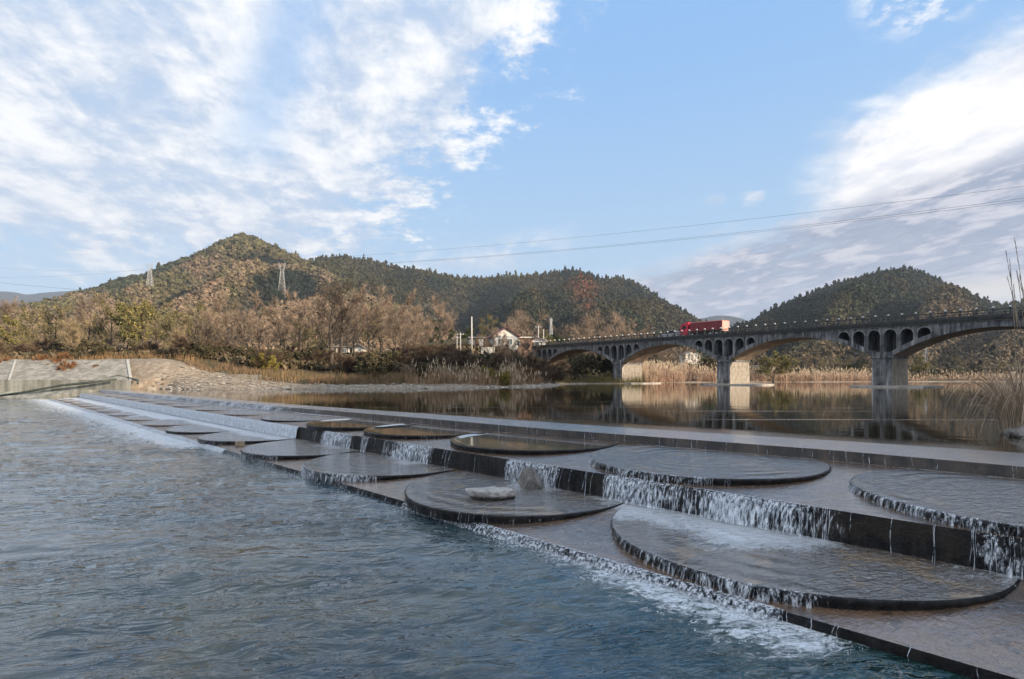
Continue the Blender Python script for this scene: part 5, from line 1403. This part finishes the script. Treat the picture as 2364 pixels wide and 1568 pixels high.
# ------------------------------------------------------------------ trees
def tree_mesh(seed, H, spread, n_main, n_sub, n_twig, twl, twc, lean=0.0, trunk_r=.14, upright=.55, leafc=None, n_leaf=0, leaf_s=.16, multi=1, bark=None, low=0.25):
    """returns (trunk verts/faces as MB, crown V, crown F, crown colours)"""
    r = random.Random(seed); tr = MB(); CV = []; CCo = []
    def rv(s_): return Vector((r.uniform(-1, 1), r.uniform(-1, 1), r.uniform(-1, 1))) * s_
    ends = []
    for m_ in range(multi):
        base = Vector((r.uniform(-.3, .3), r.uniform(-.3, .3), 0)) * (multi > 1)
        top = Vector((lean * H + r.uniform(-.08, .08) * H + (r.uniform(-.25, .25) * H if multi > 1 else 0), r.uniform(-.06, .06) * H, H * r.uniform(.72, .85)))
        pts = [base + (top - base) * t + rv(.02 * H) * (0 < t < 1) for t in (0, .25, .5, .75, 1)]
        pts[0] = base + Vector((0, 0, -.4))
        tr.tube(pts, [trunk_r * f / sqrt(multi) for f in (1.15, .9, .68, .42, .14)], 6)
        for i in range(n_main):
            t = low + (1 - low) * (i + r.random()) / n_main; k_ = min(int(t * 4), 3); p = pts[k_].lerp(pts[k_ + 1], t * 4 - k_)
            a = r.uniform(0, 6.283); L = spread * H * (1.0 - 0.55 * max(0, t - .35)) * r.uniform(.65, 1.1)
            d = Vector((cos(a), sin(a), upright * r.uniform(.6, 1.6))).normalized()
            q1 = p + d * L * .5 + rv(.03 * H); d2 = (d + Vector((0, 0, .35))).normalized(); q2 = q1 + d2 * L * .5 + rv(.03 * H)
            br = trunk_r * .38 * (1.15 - .7 * t)
            tr.tube([p, q1, q2], [br, br * .6, br * .2], 4, cap=False)
            for j in range(n_sub):
                u = r.uniform(.25, 1); s0 = p.lerp(q1, u * 2) if u < .5 else q1.lerp(q2, u * 2 - 1)
                e = (d + rv(.9) + Vector((0, 0, .35))).normalized(); L2 = L * r.uniform(.25, .5); s1 = s0 + e * L2
                tr.tube([s0, s1], [br * .35, br * .10], 3, cap=False)
                ends.append((s0, s1, e))
    for (s0, s1, e) in ends:
        for k_ in range(n_twig):
            p = s0.lerp(s1, r.uniform(.1, 1.05)); d = (e * .8 + rv(.75) + Vector((0, 0, .30))).normalized(); L = twl * r.uniform(.5, 1.2)
            sd_ = d.cross(rv(1)).normalized() * r.uniform(.012, .028); f = r.uniform(.7, 1.3)
            CV += [p - sd_, p + sd_, p + d * L + rv(.05)]; CCo += [tuple(x * f for x in twc)] * 3
        for k_ in range(n_leaf):
            p = s0.lerp(s1, r.uniform(.2, 1.15)) + rv(twl * .55); u = rv(1).normalized(); v = u.cross(rv(1)).normalized(); s_ = leaf_s * r.uniform(.6, 1.3); f = r.uniform(.6, 1.4)
            c_ = leafc[r.randrange(len(leafc))]
            CV += [p + u * s_, p - u * s_ * .6 + v * s_ * .7, p - u * s_ * .6 - v * s_ * .7]; CCo += [tuple(x * f for x in c_)] * 3
    return tr, np.array([tuple(v) for v in CV]), np.array(CCo)
TW_B = (0.235, 0.175, 0.122); TW_P = (0.325, 0.24, 0.17); TW_D = (0.12, 0.095, 0.07); TW_O = (0.22, 0.175, 0.095)
L_Y = [(.25, .22, .07), (.19, .175, .055), (.13, .125, .045), (.26, .20, .075)]; L_G = [(.045, .06, .02), (.06, .075, .025), (.09, .095, .03)]; L_D = [(.075, .07, .032), (.105, .09, .042), (.15, .115, .06)]; L_R = [(.23, .12, .05), (.17, .10, .045)]
PROTO = {}
def proto(key, n, **kw):
    PROTO[key] = []
    for i in range(n):
        tr, V, C_ = tree_mesh(hash_(key) + i, **kw)
        tm = bpy.data.meshes.new('trunk'); tm.from_pydata(tr.V, [], tr.F); tm.update(); tm.materials.append(M['palebark'] if kw.get('bark') == 'pale' else M['bark'])
        tm.polygons.foreach_set('use_smooth', np.ones(len(tm.polygons), bool))
        co_ = mesh_obj('crown', V, np.arange(len(V)).reshape(-1, 3), M['twigs'] if not kw.get('n_leaf') else M['leaves'], cols=C_)
        cm = co_.data; bpy.data.objects.remove(co_)
        PROTO[key].append((tm, cm))
def hash_(s_): return sum(ord(c_) * (i + 3) for i, c_ in enumerate(s_)) % 5000
proto('bare', 4, H=10, spread=.34, n_main=13, n_sub=7, n_twig=24, twl=.85, twc=TW_B, upright=.8)
proto('pinkbare', 3, H=10, spread=.38, n_main=14, n_sub=8, n_twig=26, twl=.9, twc=TW_P, upright=.7)
proto('twin', 2, H=13, spread=.27, n_main=18, n_sub=7, n_twig=12, twl=.8, twc=(.12, .09, .065), upright=.9, low=.3, trunk_r=.27)
proto('olive', 3, H=9, spread=.34, n_main=12, n_sub=7, n_twig=10, twl=.7, twc=TW_O, leafc=L_Y, n_leaf=22, leaf_s=.17)
proto('sparse', 3, H=10, spread=.36, n_main=13, n_sub=7, n_twig=18, twl=.85, twc=TW_O, leafc=L_Y, n_leaf=7, leaf_s=.15)
proto('lean', 2, H=8, spread=.25, n_main=9, n_sub=5, n_twig=14, twl=.8, twc=TW_O, lean=.42, trunk_r=.17, bark='pale', low=.45)
proto('fan', 2, H=6, spread=.40, n_main=10, n_sub=6, n_twig=16, twl=.8, twc=(.34, .26, .15), multi=4, bark='pale', trunk_r=.13, upright=1.2)
proto('green', 3, H=8, spread=.32, n_main=12, n_sub=7, n_twig=3, twl=.5, twc=TW_D, leafc=L_G, n_leaf=34, leaf_s=.20)
proto('bush', 4, H=3.2, spread=.55, n_main=9, n_sub=6, n_twig=8, twl=.5, twc=TW_D, leafc=L_D, n_leaf=26, leaf_s=.15, low=.05, trunk_r=.06, multi=2)
proto('brownbush', 4, H=3.0, spread=.60, n_main=9, n_sub=7, n_twig=30, twl=.6, twc=(.14, .095, .06), low=.05, trunk_r=.05, multi=2, upright=.6)
proto('rustbush', 3, H=1.7, spread=.60, n_main=8, n_sub=6, n_twig=22, twl=.45, twc=(.27, .14, .065), low=.05, trunk_r=.03, multi=2)
proto('yellowbush', 2, H=2.4, spread=.55, n_main=9, n_sub=6, n_twig=6, twl=.4, twc=TW_O, leafc=[(.26, .20, .04), (.20, .17, .04)], n_leaf=24, leaf_s=.13, low=.05, trunk_r=.05, multi=2)
PH = dict(bare=10, pinkbare=10, twin=13, olive=9, sparse=10, lean=8, fan=6, green=8, bush=3.2, brownbush=3.0, rustbush=1.7, yellowbush=2.4)
cnt = {}; PL = []
def plant(key, px, Y, top=None, h=None, label=None, cat='tree', group=None, wide=1.0, rz=None, X=None, dz=0.0):
    x = (px - CX) / F0 * Y if X is None else X
    z = float(ground_z(np.array([x]), np.array([Y]))[0]) + dz
    if h is None: h = (at(px, top, Y).z - z) * (1.10 if Y < 101 and 'bush' not in key and key != 'lean' else 1.0)
    i = cnt.get(key, 0); cnt[key] = i + 1; tm, cm = PROTO[key][i % len(PROTO[key])]
    s_ = h / (PH[key] * 0.98)
    nm = 'bush' if 'bush' in key else ('bare_tree' if key in ('bare', 'pinkbare', 'twin', 'lean', 'fan') else 'tree')
    root = empty(nm, (x, Y, z - .1), (i * 2.4) if rz is None else rz); root.scale = (s_ * wide, s_ * wide, s_)
    tag(root, label, cat, group); PL.append((label, (x / Y) * F0 + CX, root))
    a = bpy.data.objects.new('trunk', tm); a.parent = root; COL.objects.link(a)
    c_ = bpy.data.objects.new('crown', cm); c_.parent = root; COL.objects.link(c_)
    return root
GL = 'trees behind the left bank'
T_ = [('olive', 20, 84, 735), ('olive', -30, 82, 740), ('sparse', 85, 88, 722), ('fan', 160, 79, 752), ('bare', 205, 90, 690), ('sparse', 255, 92, 688), ('olive', 325, 84, 692), ('sparse', 365, 90, 700), ('lean', 205, 78, 770),
      ('olive', 295, 88, 708), ('fan', 408, 80, 765), ('sparse', 415, 94, 728), ('lean', 372, 78, 800), ('pinkbare', 470, 90, 722), ('pinkbare', 525, 88, 706), ('bare', 560, 82, 730), ('pinkbare', 600, 94, 700), ('bare', 645, 88, 705),
      ('pinkbare', 690, 96, 690), ('sparse', 700, 84, 745), ('bare', 735, 92, 700), ('pinkbare', 820, 96, 688), ('bare', 850, 88, 700), ('pinkbare', 880, 98, 690), ('bare', 915, 92, 712), ('pinkbare', 945, 100, 722), ('bare', 975, 95, 745),
      ('sparse', 130, 95, 705), ('sparse', 450, 100, 712), ('bare', 20, 96, 712)]
LB = dict(olive='yellow olive leafy tree in the bank wood, thick with small leaves', sparse='half bare olive brown tree in the bank wood', bare='bare brown tree in the bank wood right of the pylon', pinkbare='wide bare pinkish tree with fine twigs in the bank wood',
          fan='pale fan shaped bush of bare stems at the wood edge', lean='leaning pale trunk at the foot of the bank wood')
for i, (k_, px, Y, top) in enumerate(T_):
    lb = LB[k_]
    if (k_, px) == ('fan', 160): lb = 'straw coloured fan shaped tree left of the leaning trunk'
    if (k_, px) == ('fan', 408): lb = 'pale many stemmed bare tree above the end of the concrete slope'
    if (k_, px) == ('lean', 205): lb = 'long pale trunk leaning right above the concrete slope'
    if (k_, px) == ('lean', 372): lb = 'short pale trunk leaning at the end of the concrete slope'
    if (k_, px) == ('olive', 325): lb = 'tallest yellow green tree above the concrete slope'
    if k_ == 'bare' and px < 300: lb = 'bare brown tree standing among the olive trees above the concrete slope'
    plant(k_, px, Y, top, label=lb, group=GL, rz=(0.0 if k_ == 'lean' else None))
plant('twin', 763, 78, 652, label='taller left one of the twin tall bare trees', group='tall twin bare trees', rz=.5, wide=1.15)
plant('twin', 788, 80, 655, label='right one of the twin tall bare trees', group='tall twin bare trees', rz=2.2, wide=1.15)
plant('bare', 935, 86, 735, label='bare tree with pale trunk at the right end of the bank wood', group=GL)
# second line, farther back and mostly covered
r = random.Random(4)
for i in range(46):
    px = -60 + 1090 * i / 45 + r.uniform(-12, 12); Y = r.uniform(108, 150); k_ = r.choice(['bare', 'pinkbare', 'sparse', 'sparse' if px < 450 else 'pinkbare'])
    plant(k_, px, Y, h=r.uniform(8.5, 12.5), label='tree of the second line, its top showing behind the bank wood', group='second line of trees behind the bank wood')
# village trees
V_ = [('green', 1000, 150, 735), ('green', 1035, 140, 745), ('green', 965, 145, 740), ('green', 1070, 160, 752), ('green', 1015, 125, 770), ('sparse', 1125, 150, 728), ('bare', 1105, 118, 775), ('pinkbare', 1190, 165, 728),
      ('pinkbare', 1230, 170, 722), ('pinkbare', 1160, 160, 740), ('pinkbare', 1345, 165, 735), ('pinkbare', 1385, 170, 722), ('pinkbare', 1420, 165, 732), ('pinkbare', 1455, 175, 745), ('green', 1290, 160, 760), ('bare', 1490, 180, 755),
      ('bare', 1300, 175, 745), ('sparse', 1262, 150, 760), ('bare', 1138, 104, 752), ('bare', 1156, 106, 770), ('bare', 1172, 103, 782), ('bare', 1200, 100, 790), ('bare', 1215, 96, 785), ('bare', 1180, 98, 800), ('pinkbare', 1540, 200, 770)]
VL = dict(green='green leafy tree in the grove left of the village houses', sparse='olive brown tree rising behind the village houses', bare='bare dark tree near the bridge head', pinkbare='pinkish bare tree rising behind the railing of the bridge')
for k_, px, Y, top in V_: plant(k_, px, Y, top, label=(VL[k_] if (k_, px) != ('green', 1290) else 'dark evergreen tree just behind the left end of the bridge railing'), group='trees around the village')
# trees seen below the arches
A_ = [('bush', 1345, 112, 822, 'dark green bush filling the left part of the first arch'), ('green', 1385, 118, 812, 'green tree under the first arch beside the bright pier'), ('bush', 1415, 116, 826, 'dark bush under the first arch close to the bright pier'),
      ('bush', 1310, 114, 838, 'bush at the water under the left end of the first arch'), ('bare', 1575, 165, 800, 'bare tree seen through the second arch'), ('bare', 1605, 170, 802, 'bare tree seen through the middle of the second arch'), ('bush', 1600, 135, 838, 'dark bush at the edge of the reeds under the second arch'),
      ('bush', 1640, 150, 830, 'dark round bush behind the reeds under the second arch'), ('olive', 1785, 128, 806, 'bright yellow green bushy tree right of the middle pier'), ('olive', 1815, 132, 818, 'lower yellow green bushy tree right of the middle pier'), ('olive', 1765, 134, 822, 'small olive tree hard by the middle pier'),
      ('yellowbush', 2062 - 5, 160, 838, 'yellow bush left of the nearest full pier'), ('green', 1985, 200, 826, 'green tree on the far bank under the third arch'), ('green', 1960, 190, 838, 'small green tree on the far bank under the third arch'),
      ('sparse', 1900, 230, 822, 'brown tree on the far slope under the third arch'), ('sparse', 1930, 240, 820, 'pale brown tree on the far slope under the third arch'), ('yellowbush', 2120, 170, 845, 'small bush on the far bank right of the nearest full pier')]
for k_, px, Y, top, lb in A_: plant(k_, px, Y, top, label=lb, cat='bush' if 'bush' in k_ else 'tree', group='plants seen below the bridge', wide=1.35 if k_ in ('bush', 'green', 'olive') else 1)
r = random.Random(9)
for i in range(26):
    px = 1480 + 900 * i / 25 + r.uniform(-14, 14); Y = r.uniform(205, 260)
    plant(r.choice(['sparse', 'bare', 'pinkbare', 'olive']), px, Y, h=r.uniform(5, 9), label='brownish tree on the far slope seen below the arches', group='trees on the far slope below the arches')
# bushes
r = random.Random(15)
for i in range(60):
    px = -50 + 1080 * i / 59 + r.uniform(-9, 9); Y = r.uniform(70.5, 82) if px > 560 else r.uniform(74.5, 84)
    k_ = r.choice(['bush', 'brownbush', 'bush', 'brownbush', 'bush'])
    plant(k_, px, Y, h=r.uniform(1.3, 2.9), label='dark leafy bush at the foot of the bank wood' if k_ == 'bush' else 'brown twiggy bush at the foot of the bank wood', cat='bush', group='bushes at the foot of the bank wood', wide=1.25)
for i in range(34):
    px = 930 + 370 * i / 33 + r.uniform(-7, 7); Y = r.uniform(80, 108)
    if px > 1235: Y = r.uniform(92, 104)
    k_ = r.choice(['brownbush', 'brownbush', 'bush', 'brownbush'])
    plant(k_, px, Y, h=r.uniform(2.0, 3.8), label='dark leafy shrub on the bank before the bridge head' if k_ == 'bush' else 'grey brown twiggy bush on the bank before the bridge head', cat='bush', group='bushes before the bridge head', wide=1.3)
for px, Y in ((20, 65.6), (4, 65.2), (98, 66.0), (110, 64.6), (138, 65.8), (155, 63.6), (218, 64.2)):
    plant('rustbush', px, Y, h=r.uniform(1.0, 1.8), label='small rusty shrub growing on the concrete slope', cat='bush', group='rusty shrubs on the concrete slope', dz=0.1)
for px, Y, k_ in ((598, 71.5, 'yellowbush'), (622, 71, 'yellowbush'), (1165, 73, 'yellowbush'), (1130, 74, 'yellowbush'), (1215, 80, 'rustbush'), (1232, 84, 'rustbush')):
    plant(k_, px, Y, h=2.0, label='low yellow bush at the edge of the gravel' if k_ == 'yellowbush' else 'reddish bush at the water before the first arch', cat='bush', group='low bushes along the gravel')
# dark undergrowth closing the wood
r_ = np.random.RandomState(6); n = 5200
x = -85 + 100 * r_.rand(n); y = 75 + 45 * r_.rand(n) ** 1.3; dsh_ = sdist(x, y, SHORE); ok = (dsh_ > 8.0) & (np.abs(x) < y * 1.05); x, y = x[ok], y[ok]
z = ground_z(x, y); R_ = 0.35 + .7 * r_.rand(len(x)); cu = mixc(r_.rand(len(x)), np.array((.085, .072, .038)), np.array((.19, .135, .08)))
tufts('undergrowth', np.stack([x, y, z + R_ * .3], -1), R_, cu, np.zeros(len(x), bool), 'tangled brown undergrowth below the trees', seed=3)
n = 5000; x = 12 + 190 * r_.rand(n); y = 128 + 120 * r_.rand(n); dsh_ = sdist(x, y, SHORE); ok = dsh_ > 12; x, y = x[ok], y[ok]; z = ground_z(x, y); R_ = .7 + 1.4 * r_.rand(len(x))
cu = mixc(r_.rand(len(x)), np.array((.11, .085, .045)), np.array((.05, .052, .025)))
tufts('undergrowth', np.stack([x, y, z + R_ * .2], -1), R_, cu, np.zeros(len(x), bool), 'low scrub on the flat beyond the far reeds', seed=5)

# ------------------------------------------------------------------ reeds and dry grass (uncountable)
def reeds(name, label, regions, seed, blade=.022):
    r = np.random.RandomState(seed); VV = []; CC = []
    for (n, x0, x1, y0, y1, dmin, dmax, h0, h1, col, plume) in regions:
        x = x0 + (x1 - x0) * r.rand(n * 4); y = y0 + (y1 - y0) * r.rand(n * 4); d = sdist(x, y, SHORE); cl_ = fbm(x * .35, y * .35, 3)
        edge = np.minimum(x - x0, x1 - x) / (0.22 * (x1 - x0)); ok = np.where((d > dmin) & (d < dmax - 2.5 * r.rand(len(x))) & (cl_ > .36) & (r.rand(len(x)) < edge))[0][:n]; x, y = x[ok], y[ok]; z = ground_z(x, y); cl_ = cl_[ok]
        h = (h0 + (h1 - h0) * r.rand(len(x)) ** 1.5) * (0.35 + 1.5 * (cl_ - .36) / .3).clip(.35, 1.35)
        a = r.rand(len(x)) * 6.283; ln = h * (.10 + .35 * r.rand(len(x))); w_ = blade * (0.7 + 1.2 * r.rand(len(x)))
        bx, by = x, y; tx, ty = x + np.cos(a) * ln, y + np.sin(a) * ln; sx, sy = -np.sin(a + 1.) * w_, np.cos(a + 1.) * w_
        V = np.stack([np.stack([bx - sx, by - sy, z - .1], -1), np.stack([bx + sx, by + sy, z - .1], -1), np.stack([tx, ty, z + h], -1)], 1)
        c_ = np.array(col)[None] * (.65 + .7 * r.rand(len(x), 1)); VV.append(V.reshape(-1, 3)); CC.append(c_.repeat(3, 0))
        if plume:
            k_ = r.rand(len(x)) < plume; m_ = k_.sum(); tx, ty, tz, w2 = tx[k_], ty[k_], (z + h)[k_], .05 + .05 * r.rand(m_)
            pl = .35 + .35 * r.rand(m_); an = r.rand(m_) * 6.283
            V = np.stack([np.stack([tx - w2, ty, tz - .15], -1), np.stack([tx + w2, ty + .02, tz - .1], -1), np.stack([tx + np.cos(an) * .15, ty + np.sin(an) * .15, tz + pl], -1)], 1)
            VV.append(V.reshape(-1, 3)); CC.append((np.array((.50, .40, .28))[None] * (.8 + .4 * r.rand(m_, 1))).repeat(3, 0))
    V = np.concatenate(VV); o = mesh_obj(name, V, np.arange(len(V)).reshape(-1, 3), M['reed'], cols=np.concatenate(CC)); return tag(o, label, kind='stuff')
TAN = (.36, .245, .15); PINK = (.44, .30, .21); RST = (.25, .165, .095); OL = (.15, .13, .05)
reeds('reeds', 'tall tan reeds along the left bank', [(6000, -13.5, 3, 60, 90, 3.2, 7.5, 1.1, 2.5, TAN, .12), (3500, -6, 7, 66, 96, 1.5, 6, .8, 1.6, TAN, .08)], 1)
reeds('grass', 'rusty dry grass at the foot of the left wood', [(4000, -42, -30, 64, 82, 7.5, 13, .3, 0.9, RST, 0), (9000, -32, 0, 64, 82, 4.8, 11, .3, 1.1, RST, 0), (3500, -90, -36, 66, 82, 9, 14, .4, 1.1, (.24, .15, .07), 0), (4000, -40, 4, 60, 85, 5.0, 12, .3, 0.9, OL, 0)], 2)
reeds('reeds', 'pale pink reeds on the bank behind the bridge piers', [(9000, 26, 52, 102, 140, 1.0, 14, 1.2, 3.2, PINK, .18), (11000, 46, 104, 120, 160, 1.0, 16, .8, 2.3, PINK, .18), (9000, 95, 190, 130, 175, 1.0, 16, .6, 1.7, PINK, .15)], 3, .035)
reeds('grass', 'low green and brown growth on the bank under the first arch', [(5000, 6, 30, 90, 125, .6, 12, .4, 1.5, OL, 0)], 4)

# ------------------------------------------------------------------ the clump of pampas grass on the right bank
def pampas(loc, n, R0, Hh, label, seed, stalks=8):
    r = random.Random(seed); root = empty('pampas_grass', loc); tag(root, label, 'grass clump')
    V = []; C_ = []; Fs = []
    for i in range(n):
        a = r.uniform(0, 6.283); rr = R0 * sqrt(r.random()); b0 = Vector((cos(a) * rr, sin(a) * rr, -.1)); a += r.uniform(-.5, .5)
        L = Hh * r.uniform(.45, 1.0) * 1.45; out_ = r.uniform(.15, .70); w_ = r.uniform(.007, .014); base = len(V); ns = 9; f = r.uniform(.6, 1.25); sg = Vector((-sin(a), cos(a), 0)) * w_
        droop = r.uniform(.5, 1.5)
        for k_ in range(ns + 1):
            t = k_ / ns; x = L * out_ * t ** 1.3; z = L * (1.05 * t - droop * .75 * t * t * t) * (1.0 - .25 * out_)
            p = b0 + Vector((cos(a) * x, sin(a) * x, z)) + Vector((r.uniform(-1, 1), r.uniform(-1, 1), 0)) * .012
            ww = 1 - .85 * t
            V += [p - sg * ww, p + sg * ww + Vector((0, 0, .002))]; C_ += [(.52 * f, .40 * f, .29 * f)] * 2
        for k_ in range(ns): q_ = base + 2 * k_; Fs.append((q_, q_ + 1, q_ + 3, q_ + 2))
    mesh_obj('leaves', np.array([tuple(v) for v in V]), np.array(Fs), M['reed'], root, cols=np.array(C_))
    for i in range(stalks):
        a = r.uniform(0, 6.283); b0 = Vector((cos(a) * .3, sin(a) * .3, 0)); L = Hh * r.uniform(1.35, 1.85); ln = r.uniform(.04, .12); a2 = r.uniform(2.4, 4.2)
        pts = [b0 + Vector((cos(a2) * L * ln * t * t, sin(a2) * L * ln * t * t, L * t)) for t in (0, .3, .6, .85, 1)]
        mb = MB(); mb.tube(pts, [.012, .011, .009, .006, .003], 5); mb.build('stalk', M['palebark'], root, True)
        pv = []; pc = []
        for k_ in range(60):
            t = r.uniform(.85, 1.0); p = pts[3].lerp(pts[4], (t - .85) / .15); d = (pts[4] - pts[3]).normalized() + Vector((r.uniform(-1, 1), r.uniform(-1, 1), r.uniform(-.3, .3))) * .12
            s_ = Vector((r.uniform(-1, 1), r.uniform(-1, 1), 0)).normalized() * .004; pv += [p - s_, p + s_, p + d * .13]; f = r.uniform(.5, 1.0); pc += [(.26 * f, .20 * f, .17 * f)] * 3
        mesh_obj('plume', np.array([tuple(v) for v in pv]), np.arange(len(pv)).reshape(-1, 3), M['reed'], root, cols=np.array(pc))
    return root
pampas((13.25, 13.95, 1.15), 620, .55, 2.6, 'large arching clump of dry straw grass at the right edge', 2, 12)
pampas((14.9, 15.0, 1.3), 320, .7, 2.2, 'second clump of dry grass behind the large one at the right edge', 5, 9)
pampas((13.3, 13.55, 1.15), 150, .3, 0.9, 'small tuft of dark drooping grass hanging over the bank rocks', 8, 0)
r = random.Random(77)

# labels: number look-alikes along the bank, or say which stretch of it they stand in
ORD = 'first second third fourth fifth sixth seventh eighth ninth tenth eleventh twelfth'.split()
def stretch(px):
    for lim, ph in ((110, 'at the left edge of the photo'), (210, 'above the rusty shrubs'), (300, 'above the end of the concrete slope'), (430, 'just right of the concrete slope'), (560, 'above the start of the gravel'), (660, 'above the low yellow bushes'),
                    (740, 'left of the twin bare trees'), (820, 'around the twin bare trees'), (900, 'just right of the twin bare trees'), (1000, 'behind the left end of the reeds'), (1080, 'left of the tallest white pole'), (1150, 'below the gabled house'), (1230, 'below the sheds'),
                    (1320, 'by the left end of the first arch'), (1520, 'between first and middle pier'), (1700, 'under the second arch'), (1900, 'right of the middle pier'), (2050, 'left of the nearest full pier'), (2210, 'right of the nearest full pier')):
        if px < lim: return ph
    return 'near the right edge of the photo'
by = {}
for lb, px, root in PL: by.setdefault(lb, []).append((px, root))
for lb, L_ in by.items():
    if len(L_) < 2: continue
    L_.sort(key=lambda t_: t_[0])
    if len(L_) <= 12:
        for i, (px, root) in enumerate(L_): root['label'] = lb + ', ' + ORD[i] + ' from left'
    else:
        sub_ = {}
        for px, root in L_: sub_.setdefault(stretch(px), []).append(root)
        for ph, rr in sub_.items():
            for root in rr: root['label'] = lb.split(' at ')[0].split(' on ')[0].split(' in ')[0].split(' rising ')[0].split(' near ')[0] + ' ' + ph if 'second line' not in lb else 'treetop of the second line ' + ph
# ------------------------------------------------------------------ air
HAZE_DENSITY = 0.00014
if HAZE_DENSITY > 0:
    mb = MB(); mb.box(-6000, 6000, -400, 6500, -60, 900)
    m = bpy.data.materials.new('haze'); m.use_nodes = True; nb_ = NB(m.node_tree); nb_.N.clear()
    out = nb_.N.new('ShaderNodeOutputMaterial'); pv_ = nb_.N.new('ShaderNodeVolumePrincipled')
    pv_.inputs['Color'].default_value = (0.75, 0.85, 1.0, 1); pv_.inputs['Density'].default_value = HAZE_DENSITY; pv_.inputs['Anisotropy'].default_value = 0.0
    nb_.L.new(pv_.outputs[0], out.inputs['Volume'])
    o = mb.build('haze', m); tag(o, 'thin blue haze in the valley air', kind='stuff')
